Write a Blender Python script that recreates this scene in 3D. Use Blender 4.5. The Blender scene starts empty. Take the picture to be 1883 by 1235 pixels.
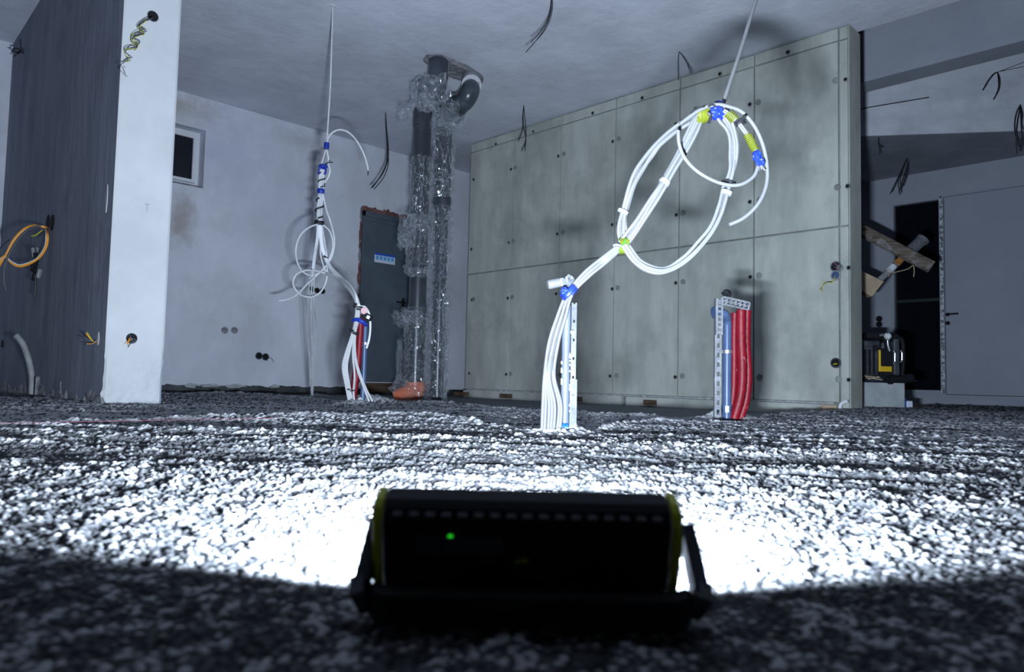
import bpy, math, random
import numpy as np
from mathutils import Vector, Matrix, noise

random.seed(7)
SC = bpy.context.scene
COL = SC.collection
EYE = 0.21                                  # camera height above the bare slab

# ------------------------------------------------------------------ camera
FPX, CXP, CYP = 1350.0, 941.5, 617.5        # focal length and centre for a 1883x1235 frame
AX = np.array([[0.709, -0.058, 0.703], [-0.705, -0.027, 0.709], [0.022, 0.998, 0.06]])
def _basis():
    hor = lambda x: 668 + (x + 400) * (62 / 2770)
    ray = lambda x: np.array([(x - CXP) / FPX, -(hor(x) - CYP) / FPX, 1.0])
    v1, v2 = ray(-400), ray(2370)
    up = np.cross(v2, v1); up /= np.linalg.norm(up)
    if up[1] < 0: up = -up
    Y = v1 - up * (v1 @ up); Y /= np.linalg.norm(Y)
    X = np.cross(up, Y)
    if X[0] < 0: X = -X
    return np.array([X, Y, up])
AX = _basis()
EYEV = Vector((0, 0, EYE))
def _ray(px, py):
    return Vector((AX @ np.array([(px - CXP) / FPX, -(py - CYP) / FPX, 1.0])).tolist())
def at(px, py, D): return EYEV + _ray(px, py) * D                 # point at depth D
def onx(px, py, x): r = _ray(px, py); return EYEV + r * (x / r.x)  # point on the plane X = x
def ony(px, py, y): r = _ray(px, py); return EYEV + r * (y / r.y)
def onz(px, py, z): r = _ray(px, py); return EYEV + r * ((z - EYE) / r.z)
RIGHT, UPC, FWD = (Vector(AX[:, i].tolist()) for i in range(3))
FH = Vector((FWD.x, FWD.y, 0)).normalized()                       # level forward direction
RH = Vector((FH.y, -FH.x, 0))                                     # level right direction
UP = Vector((0, 0, 1))

cam = bpy.data.objects.new('camera', bpy.data.cameras.new('camera'))
COL.objects.link(cam)
m = Matrix((RIGHT, UPC, -FWD)).transposed().to_4x4(); m.translation = EYEV
cam.matrix_world = m
cam.data.sensor_width = 36; cam.data.lens = FPX / 1883 * 36
cam.data.clip_start = 0.02; cam.data.clip_end = 100
cam.data.dof.use_dof = True; cam.data.dof.focus_distance = 3.2; cam.data.dof.aperture_fstop = 6.5
SC.camera = cam

# ------------------------------------------------------------------ world, light, exposure
W = bpy.data.worlds.new('world'); SC.world = W; W.use_nodes = True
W.node_tree.nodes['Background'].inputs[0].default_value = (0.30, 0.42, 0.70, 1)
W.node_tree.nodes['Background'].inputs[1].default_value = 0.02
SC.view_settings.view_transform = 'Standard'; SC.view_settings.look = 'None'
SC.view_settings.gamma = 1; SC.view_settings.use_curve_mapping = False
SC.view_settings.exposure = 0.0
SC.cycles.use_denoising = True
SC.cycles.max_bounces = 10; SC.cycles.diffuse_bounces = 7; SC.cycles.transparent_max_bounces = 24
SC.cycles.sample_clamp_indirect = 8
SC.cycles.caustics_reflective = False; SC.cycles.caustics_refractive = False

GZ = 0.06                                    # surface of the levelling fill near the lamp
LAMP_D = 0.49
lampc = EYEV + FH * LAMP_D + RH * ((975 - CXP) / FPX * LAMP_D)   # lamp foot, taken to the fill surface
lampc = Vector((lampc.x, lampc.y, GZ))
TILT = math.radians(19)
lnorm = (FH * math.cos(TILT) + UP * math.sin(TILT)).normalized()
lup = RH.cross(lnorm); lup = lup if lup.z > 0 else -lup
LP = lampc + lup * 0.037 + lnorm * 0.0358
ld = bpy.data.lights.new('work_light_led_panel', 'AREA'); ld.shape = 'RECTANGLE'; ld.size = 0.145; ld.size_y = 0.042
ld.energy = 205; ld.color = (0.72, 0.845, 1.0); ld.spread = math.radians(157)
lo = bpy.data.objects.new('work_light_led_panel', ld); COL.objects.link(lo)
lm = Matrix((RH, lup, -lnorm)).transposed().to_4x4(); lm.translation = LP
lo.matrix_world = lm

# ------------------------------------------------------------------ materials
def mat(name, col, rough=0.85, spec=0.3, metal=0.0, emit=None, estr=0):
    m = bpy.data.materials.new(name); m.use_nodes = True
    b = m.node_tree.nodes['Principled BSDF']
    b.inputs['Base Color'].default_value = (*col, 1); b.inputs['Roughness'].default_value = rough
    b.inputs['Specular IOR Level'].default_value = spec; b.inputs['Metallic'].default_value = metal
    if emit: b.inputs['Emission Color'].default_value = (*emit, 1); b.inputs['Emission Strength'].default_value = estr
    return m
def noisy(name, c0, c1, scale=3, detail=6, rough=0.85, bump=0.2, bscale=40, bdist=0.01, stretch=(1, 1, 1), spec=0.3,
          metal=0.0, lo_=0.35, hi_=0.65, c2=None, s2=1.0, amt2=0.6, c2lo=.52, c2hi=.68):
    """two-tone noise with fine relief and an optional third stain colour"""
    m = mat(name, c0, rough, spec, metal); nt = m.node_tree; N = nt.nodes; L = nt.links; b = N['Principled BSDF']
    tc = N.new('ShaderNodeTexCoord'); mp = N.new('ShaderNodeMapping'); mp.inputs['Scale'].default_value = stretch
    L.new(tc.outputs['Object'], mp.inputs['Vector'])
    def nz(s, d, r=.55, vec=None):
        n = N.new('ShaderNodeTexNoise'); n.inputs['Scale'].default_value = s; n.inputs['Detail'].default_value = d
        n.inputs['Roughness'].default_value = r; L.new(vec or mp.outputs[0], n.inputs['Vector']); return n
    def ramp(src, a, b_, ca, cb):
        r = N.new('ShaderNodeValToRGB'); L.new(src, r.inputs[0])
        r.color_ramp.elements[0].position = a; r.color_ramp.elements[1].position = b_
        r.color_ramp.elements[0].color = (*ca, 1); r.color_ramp.elements[1].color = (*cb, 1); return r
    n1 = nz(scale, detail, .62); r1 = ramp(n1.outputs[0], lo_, hi_, c0, c1)
    out = r1.outputs[0]
    if c2:
        n2 = nz(s2, 5, .65, tc.outputs['Object']); r2 = ramp(n2.outputs[0], c2lo, c2hi, (0, 0, 0), (amt2,) * 3)
        mx = N.new('ShaderNodeMix'); mx.data_type = 'RGBA'; L.new(r2.outputs[0], mx.inputs['Factor'])
        L.new(out, mx.inputs['A']); mx.inputs['B'].default_value = (*c2, 1); out = mx.outputs['Result']
    L.new(out, b.inputs['Base Color'])
    if bump:
        n3 = nz(bscale, 5, .6); bp = N.new('ShaderNodeBump'); bp.inputs['Strength'].default_value = bump
        bp.inputs['Distance'].default_value = bdist
        L.new(n3.outputs[0], bp.inputs['Height']); L.new(bp.outputs[0], b.inputs['Normal'])
    return m

M = {}
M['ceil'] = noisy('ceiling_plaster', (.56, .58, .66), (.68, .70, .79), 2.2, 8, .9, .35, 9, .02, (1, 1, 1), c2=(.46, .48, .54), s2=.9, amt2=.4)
M['plaster'] = noisy('wall_plaster', (.58, .60, .67), (.70, .72, .80), 1.6, 8, .9, .30, 14, .01, (1, 1, .6), c2=(.50, .50, .52), s2=1.3, amt2=.5)
def add_stain(m, spots):
    nt = m.node_tree; N = nt.nodes; L = nt.links; b = N['Principled BSDF']
    tc = N.new('ShaderNodeTexCoord'); nz = N.new('ShaderNodeTexNoise'); nz.inputs['Scale'].default_value = 7; nz.inputs['Detail'].default_value = 8; nz.inputs['Roughness'].default_value = .7
    L.new(tc.outputs['Object'], nz.inputs['Vector'])
    for (c, rad, col, amt) in spots:
        src = b.inputs['Base Color'].links[0].from_socket
        mp = N.new('ShaderNodeMapping'); mp.vector_type = 'TEXTURE'; mp.inputs['Location'].default_value = c; mp.inputs['Scale'].default_value = rad
        L.new(tc.outputs['Object'], mp.inputs['Vector']); ln = N.new('ShaderNodeVectorMath'); ln.operation = 'LENGTH'; L.new(mp.outputs[0], ln.inputs[0])
        ad = N.new('ShaderNodeMath'); ad.operation = 'MULTIPLY_ADD'; L.new(nz.outputs[0], ad.inputs[0]); ad.inputs[1].default_value = 2.2; L.new(ln.outputs['Value'], ad.inputs[2])
        mr = N.new('ShaderNodeMapRange'); mr.inputs['From Min'].default_value = 1.2; mr.inputs['From Max'].default_value = 2.2; mr.inputs['To Min'].default_value = amt; mr.inputs['To Max'].default_value = 0
        L.new(ad.outputs[0], mr.inputs['Value']); mx = N.new('ShaderNodeMix'); mx.data_type = 'RGBA'; L.new(mr.outputs[0], mx.inputs['Factor']); L.new(src, mx.inputs['A']); mx.inputs['B'].default_value = (*col, 1)
        L.new(mx.outputs['Result'], b.inputs['Base Color'])
add_stain(M['plaster'], [(tuple(ony(332, 405, 7.2)), (.16, .5, .28), (.34, .30, .27), .75), (tuple(ony(338, 195, 7.2)), (.45, .5, .16), (.40, .36, .32), .7),
    (tuple(ony(640, 560, 7.2)), (.22, .5, .45), (.32, .32, .33), .55), (tuple(ony(560, 260, 7.2)), (.5, .5, .12), (.42, .42, .44), .5), (tuple(ony(470, 610, 7.2)), (.30, .5, .5), (.50, .50, .56), .5), (tuple(ony(420, 270, 7.2)), (.45, .5, .6), (.52, .53, .66), .6), (tuple(ony(560, 420, 7.2)), (.4, .5, .7), (.52, .54, .66), .5)])
M['stain'] = noisy('wall_plaster_stained', (.30, .27, .25), (.45, .43, .42), 5, 8, .9, .3, 20, .01)
M['partition'] = noisy('partition_plaster', (.17, .19, .24), (.24, .26, .32), 2.5, 8, .85, .45, 6, .015, (1.6, 1.6, .4), c2=(.12, .13, .17), s2=2.5, amt2=.5)  # whitish plaster darkened: grazing light and lens falloff put into the colour
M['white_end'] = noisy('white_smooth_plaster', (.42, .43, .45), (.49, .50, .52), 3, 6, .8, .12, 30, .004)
M['chip'] = noisy('broken_plaster', (.12, .12, .13), (.32, .32, .34), 18, 6, .95, .6, 60, .01)
M['conc'] = noisy('shuttered_concrete', (.34, .36, .325), (.51, .525, .48), 3.2, 9, .8, .25, 22, .006, (1, 1, .30), c2=(.22, .24, .22), s2=1.7, amt2=.7, c2lo=.5, c2hi=.75)
M['conc_edge'] = noisy('concrete_core', (.15, .16, .155), (.30, .32, .30), 5, 8, .85, .3, 30, .01)
M['rough_white'] = noisy('pale_foam_bead', (.38, .39, .41), (.5, .51, .53), 30, 4, .9, .5, 90, .01)
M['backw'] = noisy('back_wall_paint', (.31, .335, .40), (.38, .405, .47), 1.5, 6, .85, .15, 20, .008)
M['upper'] = noisy('upper_wall_plaster', (.54, .57, .64), (.68, .71, .78), 1.8, 7, .9, .3, 12, .01, (1, 1, 3), c2=(.36, .38, .44), s2=1.2, amt2=.5)
M['soffit'] = noisy('dimmed_soffit', (.24, .26, .30), (.32, .34, .39), 2.5, 7, .9, .3, 12, .01)  # soffit shade and lens falloff worked into a darker colour
M['slab'] = noisy('black_membrane_slab', (.035, .04, .045), (.09, .095, .10), 6, 8, .8, .5, 60, .01)
M['black'] = mat('black_plastic', (.010, .011, .014), .7, .2)
M['blackw'] = mat('black_wire', (.02, .02, .025), .5)
M['hole'] = mat('dark_hole', (.006, .006, .007), .9)
M['cable_coil'] = noisy('white_cable_sheath_lit', (.13, .134, .142), (.155, .159, .167), 8, 3, .5, .05, 60, .002)  # paler copy of the near sheath, the coil's brightness put into colour
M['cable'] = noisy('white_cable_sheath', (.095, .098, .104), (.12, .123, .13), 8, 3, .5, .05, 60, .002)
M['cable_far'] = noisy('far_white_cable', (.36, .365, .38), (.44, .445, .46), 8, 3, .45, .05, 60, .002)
M['cable_arm'] = noisy('bright_cable_sheath', (.74, .75, .78), (.84, .85, .88), 8, 3, .5, .05, 60, .002)  # palest sheath copy, lifts the grazing-lit cable run by colour
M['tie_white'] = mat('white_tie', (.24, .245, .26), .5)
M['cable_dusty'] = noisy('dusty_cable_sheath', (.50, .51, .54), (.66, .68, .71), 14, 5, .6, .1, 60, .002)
M['blue'] = noisy('blue_tape', (.008, .02, .24), (.015, .045, .36), 30, 3, .4, .4, 70, .004)
M['yg'] = mat('yellow_green_wire', (.12, .14, .012), .4)
M['green'] = mat('green_stripe', (.03, .25, .04), .45)
M['orange'] = mat('orange_cable', (.85, .33, .03), .4)
M['red'] = noisy('red_duct', (.125, .002, .008), (.19, .004, .013), 12, 5, .45, .35, 160, .004, (1, 1, 1), c2=(.4, .25, .28), s2=26, amt2=.8, c2lo=.66, c2hi=.72)
M['bluepipe'] = noisy('blue_grey_pipe', (.04, .07, .145), (.06, .095, .18), 8, 4, .35, .06, 40, .003)
M['bluecap'] = mat('blue_cap', (.01, .07, .33), .35)
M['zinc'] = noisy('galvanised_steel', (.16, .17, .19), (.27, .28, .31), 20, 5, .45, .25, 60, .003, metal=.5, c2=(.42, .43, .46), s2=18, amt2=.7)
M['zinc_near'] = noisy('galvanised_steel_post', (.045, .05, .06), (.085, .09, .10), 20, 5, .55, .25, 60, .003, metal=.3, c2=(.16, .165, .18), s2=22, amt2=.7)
M['pipewrap'] = noisy('dusty_blue_grey_pipe', (.075, .09, .13), (.11, .13, .17), 16, 5, .4, .2, 40, .004, (1, 1, .4))
M['tan'] = noisy('tan_board_end', (.42, .31, .22), (.55, .42, .30), 30, 5, .8, .3, 90, .002)
M['dpipe'] = noisy('dark_grey_soil_pipe', (.030, .036, .048), (.055, .064, .082), 6, 5, .30, .06, 30, .003, spec=.5)
M['steeld'] = noisy('grey_steel_door', (.075, .095, .12), (.10, .125, .155), 3, 5, .5, .08, 20, .004)
M['brick'] = noisy('broken_red_brick', (.11, .045, .04), (.24, .12, .105), 14, 6, .95, .8, 40, .02)
M['wood'] = noisy('rough_timber', (.07, .055, .045), (.22, .18, .15), 6, 6, .8, .4, 30, .01, (1, 1, 9), c2=(.42, .42, .44), s2=9, amt2=.7)
M['woodl'] = noisy('pale_timber', (.36, .27, .19), (.50, .40, .28), 5, 5, .7, .3, 30, .006)
M['brown'] = noisy('brown_timber_sill', (.05, .035, .025), (.13, .08, .05), 8, 5, .7, .3, 30, .006, (1, 4, 4))
M['terra'] = noisy('orange_drain_plastic', (.62, .15, .07), (.72, .22, .11), 8, 4, .35, .05, 30, .003)
M['frame'] = noisy('white_window_frame', (.66, .68, .72), (.74, .76, .80), 10, 4, .5, .05, 40, .002)
M['door2'] = noisy('pale_grey_door_leaf', (.31, .335, .40), (.345, .37, .44), 2, 4, .6, .03, 40, .002)
M['tape'] = noisy('protective_tape', (.12, .13, .15), (.60, .63, .70), 26, 3, .6, .1, 40, .002, lo_=.45, hi_=.55)
M['block'] = noisy('aerated_concrete_block', (.30, .33, .35), (.42, .45, .47), 8, 6, .9, .4, 60, .006)
M['yellow'] = mat('yellow_plastic', (.70, .45, .02), .45)
M['oliveyel'] = mat('yellow_green_rim', (.50, .52, .02), .5)
M['toolgrey'] = noisy('tool_grey_plastic', (.03, .035, .045), (.07, .08, .09), 12, 3, .5, .1, 40, .002)
M['silver'] = mat('silver_metal', (.42, .44, .46), .35, .5, .8)
M['bag'] = noisy('dark_blue_cloth', (.012, .018, .035), (.03, .04, .07), 14, 5, .8, .6, 30, .01)
M['hose'] = noisy('grey_conduit', (.20, .205, .21), (.30, .31, .32), 14, 4, .5, .4, 80, .004)
M['sticker_blue'] = mat('sticker_blue', (.02, .09, .50), .4)
M['sticker_sky'] = mat('sticker_sky', (.12, .38, .75), .4)
M['sticker_white'] = mat('sticker_white', (.62, .70, .82), .4)
M['mark'] = mat('pencil_mark', (.10, .11, .14), .8)
M['gled'] = mat('green_led', (.0, .5, .0), .4, emit=(.03, 1, .03), estr=.75)
M['led'] = mat('led_lens', (.9, .9, .9), .4, emit=(.75, .87, 1), estr=6)
def glass_dark():
    m = mat('dark_night_glass', (.004, .006, .010), .06, .5); return m
M['glass'] = glass_dark()
def film_mat():
    m = bpy.data.materials.new('clear_plastic_film'); m.use_nodes = True; N = m.node_tree.nodes; L = m.node_tree.links
    N.clear(); o = N.new('ShaderNodeOutputMaterial'); t = N.new('ShaderNodeBsdfTransparent'); t.inputs[0].default_value = (.95, .96, .98, 1)
    g = N.new('ShaderNodeBsdfGlossy'); g.inputs['Roughness'].default_value = .24; g.inputs['Color'].default_value = (.95, .97, 1, 1)
    d = N.new('ShaderNodeBsdfDiffuse'); d.inputs['Color'].default_value = (.75, .78, .82, 1)
    lw = N.new('ShaderNodeLayerWeight'); lw.inputs['Blend'].default_value = .3
    tc = N.new('ShaderNodeTexCoord'); mp = N.new('ShaderNodeMapping'); mp.inputs['Rotation'].default_value = (.5, .6, 0); mp.inputs['Scale'].default_value = (1.3, 1.3, .55)
    L.new(tc.outputs['Object'], mp.inputs['Vector'])
    nz = N.new('ShaderNodeTexNoise'); nz.inputs['Scale'].default_value = 5; nz.inputs['Detail'].default_value = 2.5; nz.inputs['Distortion'].default_value = 1.8
    L.new(mp.outputs[0], nz.inputs['Vector'])
    # creases scatter light: narrow ridges of the noise
    r = N.new('ShaderNodeValToRGB'); L.new(nz.outputs[0], r.inputs[0]); e = r.color_ramp.elements
    e[0].position = .470; e[0].color = (0, 0, 0, 1); e[1].position = .530; e[1].color = (0, 0, 0, 1); k = e.new(.5); k.color = (1, 1, 1, 1)
    for a, v in ((.485, .15), (.515, .15), (.60, 0), (.625, .8), (.65, 0)): q = e.new(a); q.color = (v, v, v, 1)
    mr = N.new('ShaderNodeMapRange'); mr.inputs['To Min'].default_value = .035; mr.inputs['To Max'].default_value = .5
    L.new(lw.outputs['Facing'], mr.inputs['Value'])
    mu = N.new('ShaderNodeMath'); mu.operation = 'MULTIPLY_ADD'; L.new(r.outputs[0], mu.inputs[0]); mu.inputs[1].default_value = .5; L.new(mr.outputs[0], mu.inputs[2]); mu.use_clamp = True
    bp = N.new('ShaderNodeBump'); bp.inputs['Strength'].default_value = .8; bp.inputs['Distance'].default_value = .03; L.new(nz.outputs[0], bp.inputs['Height'])
    for n in (g, d): L.new(bp.outputs[0], n.inputs['Normal'])
    m1 = N.new('ShaderNodeMixShader'); m1.inputs[0].default_value = .5; L.new(d.outputs[0], m1.inputs[1]); L.new(g.outputs[0], m1.inputs[2])
    m2 = N.new('ShaderNodeMixShader'); L.new(mu.outputs[0], m2.inputs[0]); L.new(t.outputs[0], m2.inputs[1]); L.new(m1.outputs[0], m2.inputs[2])
    L.new(m2.outputs[0], o.inputs[0]); return m
M['film'] = film_mat()

# ------------------------------------------------------------------ mesh helpers
class MB:
    def __init__(s): s.v = []; s.f = []; s.mi = []; s.cur = 0
    def add(s, vs, fs):
        n = len(s.v); s.v += [tuple(v) for v in vs]; s.f += [tuple(i + n for i in f) for f in fs]; s.mi += [s.cur] * len(fs); return s
    def box(s, lo, hi, M4=None):
        x0, y0, z0 = lo; x1, y1, z1 = hi
        vs = [Vector(p) for p in ((x0, y0, z0), (x1, y0, z0), (x1, y1, z0), (x0, y1, z0), (x0, y0, z1), (x1, y0, z1), (x1, y1, z1), (x0, y1, z1))]
        if M4: vs = [M4 @ v for v in vs]
        return s.add(vs, [(0, 3, 2, 1), (4, 5, 6, 7), (0, 1, 5, 4), (1, 2, 6, 5), (2, 3, 7, 6), (3, 0, 4, 7)])
    def obox(s, c, a, b, d, la, lb, ld_):
        """box at centre c with half lengths along axes a, b, d"""
        vs = []
        for k in (-1, 1):
            for i, j in ((-1, -1), (1, -1), (1, 1), (-1, 1)): vs.append(c + a * (la * i) + b * (lb * j) + d * (ld_ * k))
        return s.add(vs, [(0, 3, 2, 1), (4, 5, 6, 7), (0, 1, 5, 4), (1, 2, 6, 5), (2, 3, 7, 6), (3, 0, 4, 7)])
    def tube(s, pts, r, n=8, cap=True, rr=None):
        pts = [Vector(p) for p in pts]; L = len(pts); rings = []
        t0 = (pts[1] - pts[0]).normalized(); a = t0.orthogonal().normalized()
        vs = []; fs = []
        for i, p in enumerate(pts):
            t = (pts[min(i + 1, L - 1)] - pts[max(i - 1, 0)])
            t = t.normalized() if t.length > 1e-9 else t0
            a = (a - t * a.dot(t)); a = a.normalized() if a.length > 1e-6 else t.orthogonal().normalized()
            b = t.cross(a); q = rr[i] if rr else r
            for k in range(n):
                an = 2 * math.pi * k / n; vs.append(p + (a * math.cos(an) + b * math.sin(an)) * q)
        for i in range(L - 1):
            for k in range(n):
                k2 = (k + 1) % n; fs.append((i * n + k, i * n + k2, (i + 1) * n + k2, (i + 1) * n + k))
        if cap: fs.append(tuple(range(n - 1, -1, -1))); fs.append(tuple((L - 1) * n + k for k in range(n)))
        return s.add(vs, fs)
    def prism(s, poly, ext):
        """poly: list of points; ext: extrusion vector"""
        n = len(poly); vs = [Vector(p) for p in poly] + [Vector(p) + ext for p in poly]
        return s.add(vs, [tuple(range(n - 1, -1, -1)), tuple(range(n, 2 * n))] + [(i, (i + 1) % n, n + (i + 1) % n, n + i) for i in range(n)])
    def build(s, name, m, parent=None, smooth=False, org=None, bevel=0):
        me = bpy.data.meshes.new(name)
        w = Vector((0, 0, 0))
        if parent is not None: w = parent.matrix_world.translation if parent.type == 'EMPTY' else Vector(parent['_w'])
        o_ = Vector(org) if org is not None else (w if parent is not None else Vector((0, 0, 0)))
        me.from_pydata([tuple(Vector(v) - o_) for v in s.v], [], s.f)
        for x in (m if isinstance(m, list) else [m]): me.materials.append(x)
        if isinstance(m, list): me.polygons.foreach_set('material_index', s.mi)
        if smooth: me.polygons.foreach_set('use_smooth', [True] * len(s.f))
        o = bpy.data.objects.new(name, me); COL.objects.link(o)
        o.location = o_ - w
        if parent is not None: o.parent = parent
        o['_w'] = tuple(o_)
        if smooth:
            try: me.set_sharp_from_angle(angle=math.radians(50))
            except Exception: pass
        if bevel:
            b = o.modifiers.new('bevel', 'BEVEL'); b.width = bevel; b.segments = 2; b.limit_method = 'ANGLE'
        return o
def empty(name, loc, label, cat, group=None):
    o = bpy.data.objects.new(name, None); COL.objects.link(o); o.location = loc; o.empty_display_size = .05
    o.matrix_world = Matrix.Translation(loc)
    return tag(o, label, cat, group)
def tag(o, label, cat, group=None):
    o['label'] = label; o['category'] = cat
    if group: o['group'] = group
    return o
def struct(o): o['kind'] = 'structure'; return o
def crom(P, k=6):
    P = [Vector(p) for p in P]
    if len(P) < 3: return P
    out = []; Q = [P[0] * 2 - P[1]] + P + [P[-1] * 2 - P[-2]]
    for i in range(1, len(Q) - 2):
        p0, p1, p2, p3 = Q[i - 1:i + 3]
        for j in range(k):
            t = j / k; out.append(.5 * ((2 * p1) + (p2 - p0) * t + (2 * p0 - 5 * p1 + 4 * p2 - p3) * t * t + (3 * p1 - p0 - 3 * p2 + p3) * t ** 3))
    out.append(P[-1]); return out
def path(pts, D, k=6):
    """pixel points (x, y[, depth]) of a real thing hanging at depth D"""
    return crom([at(p[0], p[1], p[2] if len(p) > 2 else D) for p in pts], k)
def disc_cyl(mb, c, ax, r, h, n=20):
    return mb.tube([c, c + ax * h], r, n)
def ring(mb, c, ax, r0, r1, h, n=24):
    a = ax.orthogonal().normalized(); b = ax.cross(a); vs = []; fs = []
    for (r, z) in ((r0, 0), (r1, 0), (r1, h), (r0, h)):
        for k in range(n): t = 2 * math.pi * k / n; vs.append(c + ax * z + (a * math.cos(t) + b * math.sin(t)) * r)
    for j in range(4):
        for k in range(n): fs.append((j * n + k, j * n + (k + 1) % n, ((j + 1) % 4) * n + (k + 1) % n, ((j + 1) % 4) * n + k))
    return mb.add(vs, fs)
NX, NY = Vector((-1, 0, 0)), Vector((0, -1, 0))   # outward normals of the two walls facing us

ZC = 2.7 + EYE      # ceiling
XC = 5.46           # shuttered concrete wall, near face
YW = 7.2            # plastered wall with the window
XB = 8.76           # back wall with the grey door
ZS = 0.0            # bare slab

# ================================================================== SETTING
# ---- floor: bare slab plus granular levelling fill, one relief mesh
def h2(ix, iy, s):
    n = (ix.astype(np.int64) * 374761393 + iy.astype(np.int64) * 668265263 + s * 2147483647) & 0xffffffff
    n = ((n ^ (n >> 13)) * 1274126177) & 0xffffffff
    return ((n ^ (n >> 16)) & 0xffffff) / float(0xffffff)
def vn(x, y, s):
    ix = np.floor(x); iy = np.floor(y); fx = x - ix; fy = y - iy; fx = fx * fx * (3 - 2 * fx); fy = fy * fy * (3 - 2 * fy)
    a = h2(ix, iy, s); b = h2(ix + 1, iy, s); c = h2(ix, iy + 1, s); d = h2(ix + 1, iy + 1, s)
    return (a * (1 - fx) + b * fx) * (1 - fy) + (c * (1 - fx) + d * fx) * fy
def grain(x, y, s, seed):
    """beads of about size s lying in the surface: their upper envelope"""
    X = x / s; Y = y / s; ix = np.floor(X); iy = np.floor(Y); out = np.zeros_like(X)
    for i in (-1, 0, 1):
        for j in (-1, 0, 1):
            cx = ix + i; cy = iy + j
            px = cx + h2(cx, cy, seed); py = cy + h2(cx, cy, seed + 1); r = .38 + .42 * h2(cx, cy, seed + 2)
            d2 = (X - px) ** 2 + (Y - py) ** 2
            hh = np.sqrt(np.maximum(r * r - d2, 0)) + (h2(cx, cy, seed + 3) - .5) * .5 * (d2 < r * r)
            out = np.maximum(out, hh)
    return out * s
def edge_table(pts, z):
    """distance of a fill edge from the camera as a function of bearing"""
    A = []
    for (px, py) in pts:
        p = onz(px, py, z); A.append((math.atan2(p.dot(RH), p.dot(FH)), math.hypot(p.x, p.y)))
    A.sort(); return np.array([a for a, _ in A]), np.array([r for _, r in A])
def build_floor():
    fine = np.radians(np.concatenate([np.arange(-66, -38, .36), np.linspace(-38, 38, 720), np.arange(38.36, 66, .36)])); coarse = np.radians(np.linspace(66, 294, 76))[1:-1]
    ang = np.concatenate([fine, coarse])
    r = [.02, .08, .14, .2, .25, .28]; x = .30
    while x < .75: r.append(x); x += .0017
    while x < 4: r.append(x); x += .0023 * x
    while x < 7: r.append(x); x += .006 * x
    while x < 15: r.append(x); x += .03 * x
    r = np.array(r); A, Rr = np.meshgrid(ang, r)
    fx, fy = FH.x, FH.y
    X = Rr * (np.cos(A) * fx + np.sin(A) * RH.x); Y = Rr * (np.cos(A) * fy + np.sin(A) * RH.y)
    U = Rr * np.sin(A); V = Rr * np.cos(A)                       # across / along the view
    an, rn = edge_table([(-300, 790), (0, 776), (300, 771), (500, 765), (640, 764), (760, 761), (830, 768), (900, 779), (1000, 790), (1060, 792), (1130, 780), (1200, 772), (1290, 776), (1420, 774), (1600, 764), (1883, 757), (2300, 757)], GZ)
    am, rm = edge_table([(-300, 738), (0, 734), (150, 733), (300, 724), (420, 722), (560, 731), (640, 741), (700, 741), (800, 740), (930, 752), (1000, 757), (1130, 764), (1200, 768), (1280, 774), (1400, 768), (1480, 764), (1560, 757), (1700, 748), (1883, 747), (2300, 747)], .04)
    Aw = (A + math.pi) % (2 * math.pi) - math.pi
    jit = (vn(U * 3, V * 3, 5) - .5) * .10 + (vn(U * 14, V * 14, 6) - .5) * .06 + (vn(U * 50, V * 50, 7) - .5) * .03
    Rn = np.interp(Aw, an, rn); Rm = np.interp(Aw, am, rm)
    sn = np.clip((Rn + jit - Rr) / .05 + .5, 0, 1); sm = np.clip((Rm + jit * 1.6 - Rr) / .07 + .5, 0, 1)
    right = np.clip((U / np.maximum(V, .1) - .2) / .2, 0, 1)          # no step on the right-hand side
    lay_m = .036 + right * .012
    Z = lay_m * sm + (GZ - .006 - lay_m) * sn * sm
    # trowel ridges running across the view
    w = vn(U * 1.1 + 7, V * 1.1, 11) * 2.2
    rid = vn(U * 1.6 + V * .25 + w, V * 16 + U * 3.0 + w * 1.7, 12) - .5
    rid2 = vn(U * 4 + 3, V * 46 + U * 5 + w * 3, 13) - .5
    big = vn(U * 1.3, V * 2.2, 14) - .5
    near = np.clip((Rr - .7) / .8, 0, 1)
    Z += sm * (rid * .015 * near + rid2 * .009 * near + big * .009 * np.clip(Rr - .6, 0, 1))
    # raised lip where the fill stops
    Z += .008 * np.exp(-((Rr - Rn + .05 - jit) / .05) ** 2) * (1 - right) + .010 * np.exp(-((Rr - Rm + .09 - jit * 1.6) / .09) ** 2) * (1 - right * .6)
    heap = np.zeros_like(Z)
    # heaps of fill round the risers
    for (px, py, z, rad, hh) in ((1020, 797, GZ, .085, .016), (1055, 795, GZ, .06, .012), (1318, 772, .05, .09, .022), (1350, 772, .05, .12, .026), (1250, 768, .045, .16, .018),
                                 (650, 745, .045, .10, .035), (684, 742, .045, .13, .055), (577, 731, .02, .17, .045), (610, 732, .02, .20, .02), (735, 741, .03, .2, .02), (1150, 762, .03, .3, .012), (1220, 766, .03, .2, .016)):
        p = onz(px, py, z); e_ = np.exp(-(((X - p.x) ** 2 + (Y - p.y) ** 2) / rad ** 2)); heap += e_; Z += hh * e_ * (0.7 + .6 * vn(X * 30, Y * 30, 21))
    # beads
    g1 = grain(X, Y, .0058, 31); g2 = grain(X + 3.3, Y + 1.7, .0095, 41); g3 = grain(X, Y, .019, 51)
    clump = vn(X * 70, Y * 70, 61) - .5; clump2 = vn(X * 28, Y * 28, 62) - .5
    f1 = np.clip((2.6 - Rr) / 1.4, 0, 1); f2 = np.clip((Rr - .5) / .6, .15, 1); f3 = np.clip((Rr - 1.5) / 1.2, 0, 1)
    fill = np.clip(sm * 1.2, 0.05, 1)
    fn = np.clip((Rr - .6) / 1.2, 0, 1)
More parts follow.
